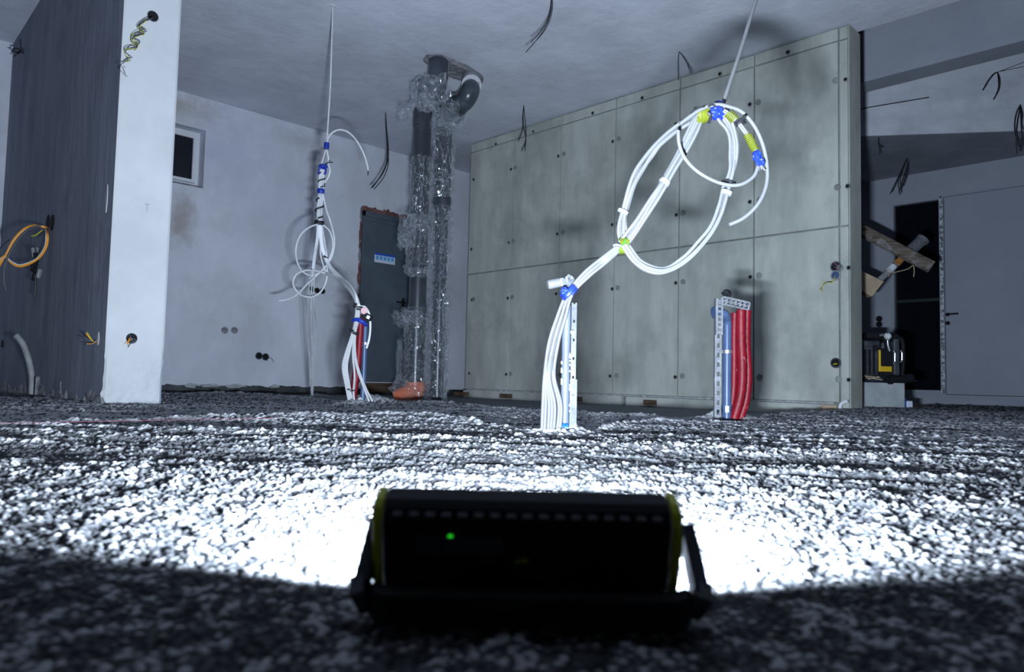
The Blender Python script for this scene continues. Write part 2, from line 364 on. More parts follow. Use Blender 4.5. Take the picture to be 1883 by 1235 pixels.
    gr = g1 * (.62 + .5 * fn) * f1 + g2 * (.25 + .65 * fn) * f2 + g3 * .42 * f3 + clump * (.003 + .002 * fn) + clump2 * (.004 + .002 * fn)
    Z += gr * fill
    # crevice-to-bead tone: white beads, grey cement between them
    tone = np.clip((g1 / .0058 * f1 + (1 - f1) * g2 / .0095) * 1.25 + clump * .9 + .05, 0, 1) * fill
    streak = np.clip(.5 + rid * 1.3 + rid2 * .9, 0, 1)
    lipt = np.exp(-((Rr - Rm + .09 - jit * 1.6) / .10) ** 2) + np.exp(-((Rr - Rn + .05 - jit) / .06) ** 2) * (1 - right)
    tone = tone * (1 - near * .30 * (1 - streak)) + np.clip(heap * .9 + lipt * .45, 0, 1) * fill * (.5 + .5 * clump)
    tone = np.clip(tone + .36 * np.clip((Rr - 1.1) / 1.5, 0, 1) * sm, 0, 1.3)  # far fill whitened with distance, making up for lamp falloff in colour
    nr, na = X.shape
    co = np.stack([X, Y, Z], -1).reshape(-1, 3)
    idx = np.arange(nr * na).reshape(nr, na)
    a = idx[:-1, :]; b = idx[1:, :]
    q = np.stack([a, np.roll(a, -1, 1), np.roll(b, -1, 1), b], -1).reshape(-1, 4)
    me = bpy.data.meshes.new('floor'); me.vertices.add(len(co)); me.vertices.foreach_set('co', co.ravel().astype(np.float32))
    me.loops.add(q.size); me.loops.foreach_set('vertex_index', q.ravel().astype(np.int32))
    me.polygons.add(len(q)); me.polygons.foreach_set('loop_start', np.arange(0, q.size, 4, dtype=np.int32))
    me.polygons.foreach_set('use_smooth', np.ones(len(q), bool))
    me.update(calc_edges=True)
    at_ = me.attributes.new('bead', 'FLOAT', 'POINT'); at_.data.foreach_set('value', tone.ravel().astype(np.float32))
    at2 = me.attributes.new('fillmask', 'FLOAT', 'POINT'); at2.data.foreach_set('value', sm.ravel().astype(np.float32))
    m = mat('bead_fill_and_slab', (.5, .5, .5), .9, .2); N = m.node_tree.nodes; L = m.node_tree.links; bs = N['Principled BSDF']
    a1 = N.new('ShaderNodeAttribute'); a1.attribute_name = 'bead'; a2 = N.new('ShaderNodeAttribute'); a2.attribute_name = 'fillmask'
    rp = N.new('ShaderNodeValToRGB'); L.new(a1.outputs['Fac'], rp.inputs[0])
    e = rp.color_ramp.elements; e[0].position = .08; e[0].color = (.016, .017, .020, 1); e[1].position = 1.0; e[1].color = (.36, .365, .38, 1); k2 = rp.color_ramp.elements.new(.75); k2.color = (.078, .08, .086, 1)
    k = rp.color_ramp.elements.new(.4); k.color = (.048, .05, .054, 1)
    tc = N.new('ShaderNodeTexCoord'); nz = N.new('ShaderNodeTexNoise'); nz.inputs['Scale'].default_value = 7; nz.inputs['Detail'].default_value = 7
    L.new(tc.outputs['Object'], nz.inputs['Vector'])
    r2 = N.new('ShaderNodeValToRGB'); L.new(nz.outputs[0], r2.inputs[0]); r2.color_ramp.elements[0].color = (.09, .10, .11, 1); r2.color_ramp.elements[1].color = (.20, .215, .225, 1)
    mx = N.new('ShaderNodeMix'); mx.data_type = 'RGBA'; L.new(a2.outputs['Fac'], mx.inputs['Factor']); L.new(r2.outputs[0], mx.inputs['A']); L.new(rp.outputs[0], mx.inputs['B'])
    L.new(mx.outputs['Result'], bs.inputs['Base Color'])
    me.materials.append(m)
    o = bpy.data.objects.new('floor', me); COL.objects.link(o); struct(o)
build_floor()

# ---- ceiling of the main room, beam face and lower soffit beyond the concrete wall
b = MB(); b.box((-5, -5, ZC), (XC + .2, YW + .15, ZC + .25)); b.box((XC + .2, 3.3, ZC), (XB, YW + .15, ZC + .25)); struct(b.build('ceiling', M['ceil']))
XF = 6.6
zf = EYE + 2.295 / 5.65 * XF
b = MB(); b.box((XF, -5, zf), (XF + .25, 3.3, zf + 1.2)); struct(b.build('trim_1', M['backw']))
q0 = onz(1560, 250.8, EYE + 2.37); q1 = onz(1883, 240, EYE + 2.37); dq = (q1 - q0).normalized(); q2 = q1 + dq * 1.15; q0 = q0 - dq * .9
zq = EYE + 2.37
b = MB(); nrm = Vector((dq.y, -dq.x, 0)); nrm = nrm if nrm.x > 0 else -nrm
b.prism([q0, q2, q2 + UP * 1.6, q0 + UP * 1.6], nrm * .02); bb = struct(b.build('wall_upper', M['upper']))
b = MB(); c0 = onz(1578, 201, zq)
pa = [q0 + (q2 - q0) * 0, q0]
def on_upper(px, py):
    r = _ray(px, py); t = (q0 - EYEV).dot(nrm) / r.dot(nrm); return EYEV + r * t - nrm * .004
b.tube([on_upper(x, y) for x, y in ((1575, 202), (1600, 197), (1630, 192), (1660, 187), (1690, 182), (1708, 179))], .005, 5)
struct(b.build('joint', M['hole'], bb))
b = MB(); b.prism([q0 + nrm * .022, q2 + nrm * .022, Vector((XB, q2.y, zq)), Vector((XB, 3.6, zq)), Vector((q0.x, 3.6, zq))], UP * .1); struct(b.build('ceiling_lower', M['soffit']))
b = MB(); b.box((XF - 1, -5, zf + 1.2), (XB + .5, 3.6, zf + 1.3)); struct(b.build('ceiling_upper', M['ceil']))
b = MB(); b.box((XC + .08, -5, ZC + .25), (XC + .2, 3.3, zf + 1.2)); b.box((XC + .2, 3.3, ZC + .25), (XB, 3.4, zf + 1.2)); b.box((XC + .24, 3.3, 0), (XC + .36, 3.4, ZC)); struct(b.build('trim_2', M['backw']))

# ---- back wall with grey door, window_2 beside it
W2L, W2R = 2.79, 2.335
b = MB(); b.box((XB, 2.83, 0), (XB + .2, 7.35, zq + .12)); b.box((XB, -5, EYE + 2.085), (XB + .2, 2.83, zq + .12)); b.box((XB, -5, 0), (XB + .2, 1.28, EYE + 2.085)); b.box((XB, 1.28, 0), (XB + .2, 2.83, EYE - .07))
b.box((XB, -5, zq + .12), (XB + .2, 3.6, zf + 1.3))
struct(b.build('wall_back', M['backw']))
w2 = MB().box((XB - .01, 2.79, EYE - .07), (XB + .07, 2.83, EYE + 2.085)).box((XB - .01, 2.33, EYE - .07), (XB + .07, 2.79, EYE - .01)).box((XB - .01, 2.33, EYE + 2.045), (XB + .07, 2.79, EYE + 2.085)).build('window_2', M['door2']); struct(w2)
MB().box((XB + .05, 2.34, EYE - .01), (XB + .06, 2.79, EYE + 2.045)).build('pane', M['glass'], w2)
MB().box((XB + .035, 2.34, EYE + .95), (XB + .05, 2.79, EYE + .985)).build('glazing_bar', mat('dark_green_bar', (.02, .03, .03), .4), w2)
jb = MB()
d2 = MB().box((XB - .012, 1.33, EYE - .05), (XB + .03, 2.285, EYE + 2.06)).build('door_2', M['door2'], bevel=.004); struct(d2)
b = MB().box((XB - .018, 2.29, EYE - .07), (XB + .05, 2.335, EYE + 2.085)).box((XB - .018, 1.28, EYE + 2.062), (XB + .05, 2.29, EYE + 2.085)).box((XB - .018, 1.28, EYE - .07), (XB + .05, 1.328, EYE + 2.062)).box((XB - .018, 1.328, EYE - .09), (XB + .05, 2.29, EYE - .055))
fr = b.build('frame', M['door2'], d2)
z = EYE - .04; i = 0
random.seed(3)
while z < EYE + 1.98:
    hgt = random.uniform(.05, .14)
    MB().box((XB - .021, 2.296 + random.uniform(-.003, .003), z), (XB - .018, 2.328, z + hgt - .012)).build('tape_strip', M['tape'], fr); z += hgt
b = MB(); p = onx(1743, 578, XB - .012); p2 = onx(1743, 592, XB - .012)
disc_cyl(b, p, NX, .02, .012, 14); disc_cyl(b, p2 - UP * .01, NX, .022, .008, 14); b.tube([p, p + NX * .05, p + NX * .055 - Vector((0, .11, 0))], .009, 8)
b.build('door_handle', M['black'], d2, smooth=True)
for px, py in ((1617, 586), (1617, 596)):
    pp = onx(px, py, XB); b = MB(); ring(b, pp, NX, .028, .036, .008); o = b.build('socket_box', M['toolgrey'], org=pp)
    disc_cyl(MB(), pp, NX, .03, .003).build('cavity', M['hole'], o)
    tag(o, 'upper empty round socket box on the back wall beside the dark glazing' if py == 586 else 'lower empty round socket box on the back wall beside the dark glazing', 'socket box')

# ---- plastered wall with small window and steel door
def rough_skin(name, plane_pts, n_along, z0fn, z1, nrm, th, m, seed, parent=None):
    """a plaster coat whose lower edge is ragged"""
    A, B = plane_pts; vs = []; fs = []
    for i in range(n_along + 1):
        t = i / n_along; p = A.lerp(B, t); zb = z0fn(t)
        for (off, z) in ((0, zb), (th, zb + .004), (th, z1)): q = p + nrm * off; vs.append(Vector((q.x, q.y, z)))
    for i in range(n_along):
        for k in range(2): fs.append((i * 3 + k, i * 3 + k + 1, (i + 1) * 3 + k + 1, (i + 1) * 3 + k))
    return MB().add(vs, fs).build(name, m, parent)
# openings (world x, z)
wx0, wx1 = 2.28, ony(376, 290, YW).x
wz1 = ony(378, 240, YW).z; wz0 = ony(372, 346, YW).z
dx0, dx1 = ony(660, 550, YW).x, ony(660, 550, YW).x + .93
dz0, dz1 = ony(690, 702, YW).z, ony(700, 394, YW).z
b = MB(); T = .30
zb = .0
b.box((-5, YW, zb), (wx0, YW + T, ZC)); b.box((wx0, YW, zb), (wx1, YW + T, wz0)); b.box((wx0, YW, wz1), (wx1, YW + T, ZC))
b.box((wx1, YW, zb), (dx0, YW + T, ZC)); b.box((dx0, YW, dz1), (dx1, YW + T, ZC)); b.box((dx0, YW, zb), (dx1, YW + T, dz0)); b.box((dx1, YW, zb), (XB + .2, YW + T, ZC))
wl = struct(b.build('wall_back_left', M['plaster']))
# dark raw strip at the foot of that wall (the plaster stops short of the slab)
def rag(t, base=.095, amp=.02, f=30, s=0): return base + (noise.noise(Vector((t * f, s, 0))) * amp + noise.noise(Vector((t * f * 5, s + 9, 0))) * amp * .5)
n = 240; vs = []; fs = []
for i in range(n + 1):
    t = i / n; x = -1 + t * (dx0 + 1); zt = rag(t, .088, .02, 40, 2)
    vs += [Vector((x, YW - .012, 0)), Vector((x, YW - .012, zt)), Vector((x, YW, zt))]
for i in range(n):
    for k in range(2): fs.append((i * 3 + k, i * 3 + k + 1, (i + 1) * 3 + k + 1, (i + 1) * 3 + k))
struct(MB().add(vs, fs).build('baseboard_back', M['slab'], None))
b = MB().box((dx0 - .1, YW - .03, 0), (XC + .9, YW - .001, .07)); struct(b.build('baseboard_passage', M['slab']))
# window_1
fy = YW + .13; w1 = MB(); fw = .038
w1.box((wx0 + fw, fy, wz0 + .01), (wx1 - fw, fy + .06, wz0 + .01 + fw * 1.4)); w1.box((wx0 + fw, fy, wz1 - fw), (wx1 - fw, fy + .06, wz1)); w1.box((wx1 - fw, fy, wz0), (wx1, fy + .06, wz1)); w1.box((wx0, fy, wz0), (wx0 + fw, fy + .06, wz1))
w1 = struct(w1.build('window_1', M['frame'], bevel=.004))
i0 = .036
s_ = MB(); a0, a1, c0_, c1_ = wx0 + i0, wx1 - i0, wz0 + .068, wz1 - i0
for (l, h) in (((a0 + .03, fy - .012, c0_), (a1 - .03, fy + .03, c0_ + .03)), ((a0 + .03, fy - .012, c1_ - .03), (a1 - .03, fy + .03, c1_)), ((a0, fy - .012, c0_), (a0 + .03, fy + .03, c1_)), ((a1 - .03, fy - .012, c0_), (a1, fy + .03, c1_))): s_.box(l, h)
sash = s_.build('sash', M['frame'], w1, bevel=.003)
MB().box((a0 + .03, fy + .01, c0_ + .03), (a1 - .03, fy + .018, c1_ - .03)).build('pane', M['glass'], sash)
MB().box((wx0, fy - .003, wz0 + .015), (wx1 - .04, fy - .001, wz0 + .055)).build('protective_tape', M['sticker_white'], w1)
b = MB(); random.seed(5)
x = wx1 - .40
while x < wx1 - .08:
    w_ = random.uniform(.008, .03); b.box((x, fy - .006, wz0 + .022), (x + w_, fy - .003, wz0 + .022 + random.uniform(.012, .026))); x += w_ + .008
b.build('printed_marks', M['mark'], w1)
MB().add([Vector((wx0, YW - .004, wz0)), Vector((wx1, YW - .004, wz0)), Vector((wx1, fy, wz0)), Vector((wx0, fy, wz0)), Vector((wx0, YW - .004, wz0 + .012)), Vector((wx1, YW - .004, wz0 + .01)), Vector((wx1, fy, wz0 + .012)), Vector((wx0, fy, wz0 + .012))], [(0, 1, 5, 4), (4, 5, 6, 7), (0, 3, 2, 1)]).build('sill', M['chip'], w1)
# steel door in the passage
d1 = MB().box((dx0 + .03, YW - .02, dz0), (dx1 - .03, YW + .03, dz1 - .07)).build('door_1', M['steeld'], bevel=.004); struct(d1)
b = MB(); b.box((dx0, YW - .035, dz0), (dx0 + .03, YW + .03, dz1)); b.box((dx1 - .03, YW - .035, dz0), (dx1, YW + .03, dz1)); b.box((dx0, YW - .035, dz1 - .065), (dx1, YW + .03, dz1)); b.box((dx0 + .03, YW - .028, dz1 - .11), (dx1 - .03, YW - .02, dz1 - .065))
b.build('frame', M['steeld'], d1, bevel=.003)
p = ony(741, 557, YW - .02); b = MB(); b.box((p.x - .018, YW - .03, p.z - .13), (p.x + .018, YW - .02, p.z + .06)); b.tube([p, p + NY * .05, p + NY * .055 - Vector((.13, 0, 0))], .010, 8); b.build('door_handle', M['black'], d1, smooth=True)
MB().box((dx0 + .12, YW - .05, 0.03), (dx1 + .1, YW - .01, dz0 - .01)).build('sill', M['brown'], d1)
# broken brick reveal round that door
random.seed(11)
def lump(c, rx, ry, rz, seed, amp=.35, n=1):
    import bmesh
    bm = bmesh.new(); bmesh.ops.create_icosphere(bm, subdivisions=n, radius=1)
    for v in bm.verts:
        k = 1 + amp * noise.noise(v.co * 1.7 + Vector((seed * 3.1, seed, 0)))
        v.co = Vector((v.co.x * rx * k, v.co.y * ry * k, v.co.z * rz * k)) + c
    vs = [v.co.copy() for v in bm.verts]; fs = [tuple(v.index for v in f.verts) for f in bm.faces]; bm.free(); return vs, fs
x = dx0 + .0
while x < dx1 + .05:
    w_ = random.uniform(.05, .11); vs, fs = lump(Vector((x + w_ / 2, YW - .002, dz1 + .022 + random.uniform(-.008, .012))), w_ * .6, .03, random.uniform(.025, .04), x * 10, .5, 2)
    MB().add(vs, fs).build('brick', M['brick'], wl); x += w_ * .9
z = dz0 + .1
while z < dz1:
    h_ = random.uniform(.07, .16); vs, fs = lump(Vector((dx0 - .012 + random.uniform(-.004, .004), YW, z + h_ / 2)), random.uniform(.012, .022), .018, h_ * .6, z * 10, .5, 2)
    MB().add(vs, fs).build('brick', M['brick'] if random.random() < .6 else M['chip'], wl); z += h_
# sticker with a row of five pictograms
p0, p1 = ony(689, 464, YW - .022), ony(726, 487, YW - .022)
st = MB().box((p0.x, YW - .0225, p1.z), (p1.x, YW - .0205, p0.z)).build('safety_sticker', M['sticker_white'], org=Vector((p0.x, YW - .0215, p1.z)))
tag(st, 'small blue and white sticker with a row of five pictograms on the steel door', 'sticker')
w_, h_ = p1.x - p0.x, p0.z - p1.z
MB().box((p0.x, YW - .024, p0.z - h_ * .22), (p1.x, YW - .0225, p0.z)).build('header_band', M['sticker_blue'], st)
for i in range(5):
    a = p0.x + w_ * (.06 + i * .185); MB().box((a, YW - .024, p1.z + h_ * .3), (a + w_ * .14, YW - .0225, p1.z + h_ * .72)).build('pictogram', M['sticker_sky'], st)

# ---- partition with white end face
XP, YP, TP = 1.13, 4.0, .28
b = MB(); n = 40
b.add([Vector(p) for p in ((XP + .004, YP + .012, 0), (XP + TP, YP + .012, 0), (1.50, YW, 0), (1.21, YW, 0), (XP + .004, YP + .012, ZC), (XP + TP, YP + .012, ZC), (1.50, YW, ZC), (1.21, YW, ZC))],
      [(0, 1, 5, 4), (1, 2, 6, 5), (2, 3, 7, 6), (3, 0, 4, 7)])
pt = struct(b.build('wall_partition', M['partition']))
# ragged foot of the dark face: broken plaster lumps
random.seed(21)
for i in range(26):
    t = (i + random.random()) / 26; y = YP + .05 + t * (YW - YP - .1); x = XP + (1.21 - XP) * t
    vs, fs = lump(Vector((x + .004, y, random.uniform(.02, .06))), .012, random.uniform(.04, .11), random.uniform(.03, .08), i * 2.3, .6, 2); MB().add(vs, fs).build('plaster_flake', M['chip'], pt)
# end face coat with worn bottom corners
nx, nz = 26, 90; vs = []; fs = []
for j in range(nz + 1):
    z = ZC * (j / nz) ** 1.4
    for i in range(nx + 1):
        u = i / nx; x = XP + TP * u; y = YP
        e = min(u, 1 - u) * TP
        wear = max(0, .35 - z) / .35
        y += max(0, .012 - e) * (.5 + wear) + wear * .008 * (noise.noise(Vector((x * 30, z * 30, 3))) + .3)
        if i == 0: x += wear * (.022 * noise.noise(Vector((z * 26, 2, 4))) - .02 * wear + .012)
        if i == nx: x += wear * (.016 * noise.noise(Vector((z * 22, 7, 1))) - .012 * wear)
        zz = z
        if j == 0: zz = .02 + .012 * noise.noise(Vector((x * 40, 1, 1)))
        vs.append(Vector((x, y, zz)))
for j in range(nz):
    for i in range(nx):
        a = j * (nx + 1) + i; fs.append((a, a + 1, a + nx + 2, a + nx + 1))
k = len(vs)
for j in range(nz + 1):
    for i, yy in ((0, YP + .012), (nx, YP + .012)): v = vs[j * (nx + 1) + i]; vs.append(Vector((v.x, YP + .014, v.z)))
for j in range(nz):
    fs.append((j * (nx + 1), (j + 1) * (nx + 1), k + 2 * (j + 1), k + 2 * j)); fs.append((j * (nx + 1) + nx, k + 2 * j + 1, k + 2 * j + 3, (j + 1) * (nx + 1) + nx))
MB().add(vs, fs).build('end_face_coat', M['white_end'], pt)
for i in range(22):
    u = random.random(); vs, fs = lump(Vector((XP + TP * u, YP + .004, random.uniform(.01, .04))), random.uniform(.008, .02), .008, random.uniform(.006, .018), i * 1.7, .6, 1); MB().add(vs, fs).build('plaster_flake', M['chip'], pt)
# pencilled T on the end face
pT = ony(270, 377, YP - .001); b = MB(); b.tube([pT + Vector((-.013, 0, .004)), pT + Vector((.013, 0, .006))], .0009, 4); b.tube([pT + Vector((.001, 0, .005)), pT + Vector((.002, 0, -.034))], .0009, 4)
b.build('letter_T_mark', M['mark'], pt)

# ---- rest of the enclosure, out of frame
struct(MB().box((-5.2, -5, 0), (-5, YW + .3, ZC)).build('wall_left', M['plaster']))
struct(MB().box((-5.2, -5.2, 0), (XB + .5, -5, zf + 1.3)).build('wall_front', M['plaster']))

# ---- shuttered concrete wall: core with proud formwork panels
Y0, Y1 = 2.05, 6.25
cw = struct(MB().box((XC + .022, Y0, 0), (XC + .24, Y1, ZC - .004)).build('wall_right', M['conc_edge']))
js = [Y0 + .065, 2.785, 3.48, 4.18, 4.87, 5.55, Y1]; zs = [EYE - .115, EYE + 1.18, EYE + 2.585, ZC - .012]
g = .006
def cpanel(y0, y1, z0, z1, dx=0.0, nm='panel'):
    b = MB(); b.box((XC + dx, y0 + g, z0 + g), (XC + .024, y1 - g, z1 - g)); return b.build(nm, M['conc'], cw, bevel=.003)
random.seed(2)
for i in range(6):
    for k in range(3): cpanel(js[i], js[i + 1], zs[k], zs[k + 1], random.uniform(-.002, .002) + (.006 if k == 2 else 0))
for k in range(2): cpanel(Y0 - .004, js[0], zs[k] if k else .0, zs[k + 1], .008, 'edge_strip')
cpanel(Y0 - .004, js[0], zs[2], zs[3], .010, 'edge_strip')
b = MB(); b.box((XC + .02, Y0 - .006, 0), (XC + .242, Y0 + .002, ZC - .004)); b.build('end_face', M['conc'], cw, bevel=.004)
# light kicker under the panels and a bead of foam on it
b = MB(); b.box((XC - .03, Y0 + .075, .0), (XC + .02, 4.0, EYE - .128)); b.box((XC - .02, 4.06, .0), (XC + .02, Y1, EYE - .125)); b.build('kicker', M['conc'], cw, bevel=.004)
pts = []; n = 260
for i in range(n):
    t = i / (n - 1); y = Y0 + .1 + t * (Y1 - Y0 - .15); pts.append(Vector((XC - .006 + .008 * noise.noise(Vector((y * 20, 0, 0))), y, EYE - .119 + .005 * noise.noise(Vector((y * 33, 5, 0))))))
MB().tube(pts, .008, 6, rr=[.004 + .007 * max(0, noise.noise(Vector((p.y * 25, 3, 0))) + .25) for p in pts]).build('foam_bead', M['rough_white'], cw)
# tie holes and their plugged neighbours, each a part
def tie(px, py, plug=None):
    p = onx(px, py, XC + .001); r = .013
    b = MB(); ring(b, p + NX * -.002, NX, r, r + .006, .007, 14); b.build('tie_hole_rim', M['conc_edge'], cw)
    b = MB(); disc_cyl(b, p, NX, r, .0035, 14); b.build('tie_hole', M['hole'], cw)
    if plug:
        q = onx(*plug, XC); b = MB(); ring(b, q, NX, .020, .024, .0045, 18); disc_cyl(b, q, NX, .019, .003, 18); b.build('plugged_hole', M['conc_edge'], cw)
for a in ((1379, 192, (1394, 188)), (1379, 371, (1397, 367)), (1380, 509, (1396, 506)), (1378, 694, (1397, 693)), (1243, 228, (1256, 224)), (1244, 395, (1256, 391)), (1243, 520, (1256, 518)), (1242, 693, (1255, 691)),
          (1127, 260, (1138, 255)), (1126, 413, (1137, 411)), (1126, 531, (1136, 529)), (1122, 691, (1134, 690)), (1027, 287, (1037, 283)), (1025, 430, (1035, 427)), (1023, 540, (1033, 538)), (1020, 690, (1030, 689)),
          (940, 311, (948, 308)), (936, 446, (944, 443)), (934, 548, (942, 546)), (931, 688, (939, 687)), (871, 330), (867, 458), (868, 551, (871, 550)), (863, 686),
          (1555, 146, (1537, 148)), (1559, 342, (1540, 344)), (1561, 492, (1545, 492)), (1561, 698, (1542, 697)),
          (912, 265), (981, 242), (1090, 208), (1181, 180), (1324, 136), (1449, 96)):
    tie(a[0], a[1], a[2] if len(a) > 2 else None)

def socket(px, py, plane, val, r, label, m='toolgrey', deep=True, group=None):
    p = onx(px, py, val) if plane == 'x' else ony(px, py, val); nn = NX if plane == 'x' else NY
    b = MB(); ring(b, p - nn * .003, nn, r * .82, r * 1.12, .008, 22); o = b.build('socket_box', M[m], org=p)
    b = MB(); disc_cyl(b, p - nn * .002, nn, r * .85, .0045, 20); b.build('cavity', M['hole'] if deep else M['chip'], o)
    tag(o, label, 'socket box', group); return o, p, nn
def wires(mb_or, o, p, nn, ends, r, ms, name='wire'):
    for i, e in enumerate(ends):
        MB().tube(crom([p] + list(e), 5), r, 5).build(name, ms[i % len(ms)], o, smooth=True)
# concrete-wall sockets
o, p, nn = socket(1537, 490, 'x', XC, .034, 'upper socket box in the shuttered concrete wall packed with reddish wires')
for i in range(5):
    a = p + Vector((0, random.uniform(-.02, .02), random.uniform(-.02, .02))); MB().tube(crom([a, a + NX * .02 + Vector((0, .01, .01)), a + NX * .014 - Vector((0, .01, .01)), a + NX * .005], 4), .003, 5).build('wire', mat('wire_mauve', (.25, .1, .16), .5) if i % 2 else M['blackw'], o)
o, p, nn = socket(1537, 506, 'x', XC, .034, 'middle socket box with pale blue plug and wires hanging out to the left', 'hose')
b = MB(); disc_cyl(b, p, NX, .028, .008); b.build('blue_plug', M['bluepipe'], o)
wires(None, o, p, nn, [[onx(1531, 517, XC - .03), onx(1522, 518, XC - .05), onx(1514, 523, XC - .05), onx(1508, 532, XC - .05)], [onx(1530, 519, XC - .04), onx(1517, 519, XC - .05), onx(1511, 528, XC - .06), onx(1511, 537, XC - .06)]], .0028, [M['blackw'], M['oliveyel']])
o, p, nn = socket(1537, 667, 'x', XC, .034, 'lowest socket box in the concrete wall, greenish wires inside, near the floor')
for i in range(4):
    a = p + Vector((0, random.uniform(-.018, .018), random.uniform(-.018, .018))); MB().tube(crom([a, a + NX * .015 + Vector((0, -.01, .008)), a + NX * .006 + Vector((0, .01, 0))], 4), .003, 5).build('wire', M['oliveyel'] if i % 2 else M['blackw'], o)
# window-wall sockets
for i, (px, py) in enumerate(((574, 531), (583, 534), (593, 535))):
    socket(px, py, 'y', YW, .029, ('leftmost', 'middle', 'rightmost')[i] + ' of the three dark round boxes in the plastered wall behind the hanging cables')
for i, (px, py) in enumerate(((476, 654), (488, 656))):
    o, p, nn = socket(px, py, 'y', YW, .034, ('left' if i == 0 else 'right') + ' of the two low open socket boxes in the plastered wall left of the cables')
    wires(None, o, p, nn, [[p + NY * .04 + Vector((.02, 0, -.005)), p + NY * .05 + Vector((.05, 0, -.02)), p + NY * .05 + Vector((.07, 0, -.05))]], .003, [M['blackw']])
for i, (px, py) in enumerate(((413, 607), (431, 607))):
    socket(px, py, 'y', YW, .030, ('left' if i == 0 else 'right') + ' of the two plastered-over round patches low on the window wall', 'chip', deep=False)
# window wall blemishes: brown damp stains are a material patch of the wall
def blotch(px, py, rx, rz, seed, nm='damp_stain'):
    c = ony(px, py, YW - .002); vs = [c]; n = 28
    for i in range(n):
        a = 2 * math.pi * i / n; k = 1 + .45 * noise.noise(Vector((math.cos(a) * 1.3, math.sin(a) * 1.3, seed)))
        vs.append(c + Vector((math.cos(a) * rx * k, 0, math.sin(a) * rz * k)))
    return vs, [(0, 1 + i, 1 + (i + 1) % n) for i in range(n)]

# ================================================================== WORK LAMP
def lp(u, v, w):   # lamp frame: u right, v along the tilted back (up), w along light direction; origin at body foot
    return lampc + RH * u + lup * v + lnorm * (w * .8 if w > 0 else w)
lamp = empty('work_light', lampc, 'black rechargeable work light with yellow-green rims and green indicator, on the floor in front', 'work light')
HW, HH = .0945, .085
VS = .80
prof = [(0, .004), (.004, .0), (.034, .0), (.040, .006), (.040, .078), (.036, .0845), (.028, .088), (.010, .088), (.003, .084), (-.003, .075), (-.005, .06), (-.005, .03), (-.002, .012)]
prof = [(w, v * VS) for w, v in prof]
b = MB(); b.prism([lp(-HW + .004, v + .004, w) for w, v in prof], RH * (2 * HW - .008)); b.build('body', M['black'], lamp, bevel=.0015)
for s in (-1, 1):
    c = [((w - .018) * 1.06 + .018, (v - .044 * VS) * 1.03 + .048 * VS) for w, v in prof]
    b = MB(); b.prism([lp(s * HW - .0028, v, w) for w, v in c], RH * .0056); rim = b.build('side_rim', M['oliveyel'], lamp, bevel=.0018)
    ip = [((w - .018) * .86 + .018, (v - .044 * VS) * .9 + .048 * VS) for w, v in prof]
    b = MB(); b.prism([lp(s * HW + (.0025 if s > 0 else -.0045), v, w) for w, v in ip], RH * .002); b.build('side_cap', M['black'], rim, bevel=.0015)
for i in range(17):
    u = -HW + .0135 + i * (2 * HW - .027) / 16; b = MB()
    b.obox(lp(u, .0815 * VS, -.0045), RH, lup, lnorm, .0032, .006, .0035); b.build('cooling_rib', M['black'], lamp, bevel=.001)
b = MB(); b.obox(lp(0, .046 * VS, .0405), RH, lup, lnorm, .074, .023, .0015); lens = b.build('lens', M['led'], lamp)
b = MB(); b.obox(lp(0, .011, .0415), RH, lup, lnorm, .080, .002, .002); b.obox(lp(0, .0635, .0415), RH, lup, lnorm, .080, .002, .002); b.obox(lp(-.082, .037, .0415), RH, lup, lnorm, .002, .0245, .002); b.obox(lp(.082, .037, .0415), RH, lup, lnorm, .002, .0245, .002); b.build('lens_bezel', M['black'], lens)
def backpt(px, py, w=-.0055):
    r = _ray(px, py); o0 = lp(0, 0, w); t = (o0 - EYEV).dot(lnorm) / r.dot(lnorm); return EYEV + r * t
gp = backpt(828, 990); b = MB(); disc_cyl(b, gp + lnorm * .001, -lnorm, .0022, .0018, 16); b.build('indicator', M['gled'], lamp)
p = backpt(957, 1031); b = MB()
for (du, dv, a, c) in ((0, 0, .0026, .0007), (.003, .0011, .0016, .0006), (-.0024, -.0012, .0012, .0006), (.0044, -.0003, .0006, .0012)): b.obox(p + RH * du + lup * dv, RH, lup, lnorm, a, c, .0006)
b.build('emblem', M['oliveyel'], lamp)
b = MB()
for px, py in ((780, 1007), (800, 1006), (865, 1003), (905, 1002)): b.obox(backpt(px, py), RH, lup, lnorm, .0016, .0007, .0003)
b.build('button_mark', M['toolgrey'], lamp)
b = MB(); b.obox(backpt(845, 1004), RH, lup, lnorm, .028, .007, .0012); b.build('switch_panel', M['toolgrey'], lamp, bevel=.002)
# bracket: pivots, two arms and the bar lying on the fill towards the camera
bl = [at(688, 966, .487), at(676, 1015, .476), at(662, 1082, .462)]
for s, pts in ((-1, [(692, 968, .490), (683, 1005, .481), (664, 1078, .462), (664, 1106, .452)]), (1, [(1262, 978, .490), (1271, 1015, .481), (1287, 1090, .462), (1287, 1118, .452)])):
    P = [at(*q) for q in pts]
    b = MB()
    for i in range(len(P) - 1):
        d = (P[i + 1] - P[i]); L_ = d.length; d.normalize(); f = FH - d * FH.dot(d); f.normalize(); sd = d.cross(f)
        b.obox((P[i] + P[i + 1]) / 2, d, f, sd, L_ / 2 + .002, .010, .0046)
    b.build('bracket_arm', M['toolgrey'], lamp, bevel=.0015)
    b = MB(); c = lp(s * (HW + .002), .044, .016); disc_cyl(b, c, RH * s, .010, .004, 20); b.build('pivot_knob', M['toolgrey'], lamp, smooth=True)
a, c = at(668, 1112, .450), at(1283, 1125, .450); a.z = c.z = GZ + .009
b = MB(); mid = (a + c) / 2; d = (c - a); L_ = d.length / 2; d.normalize()
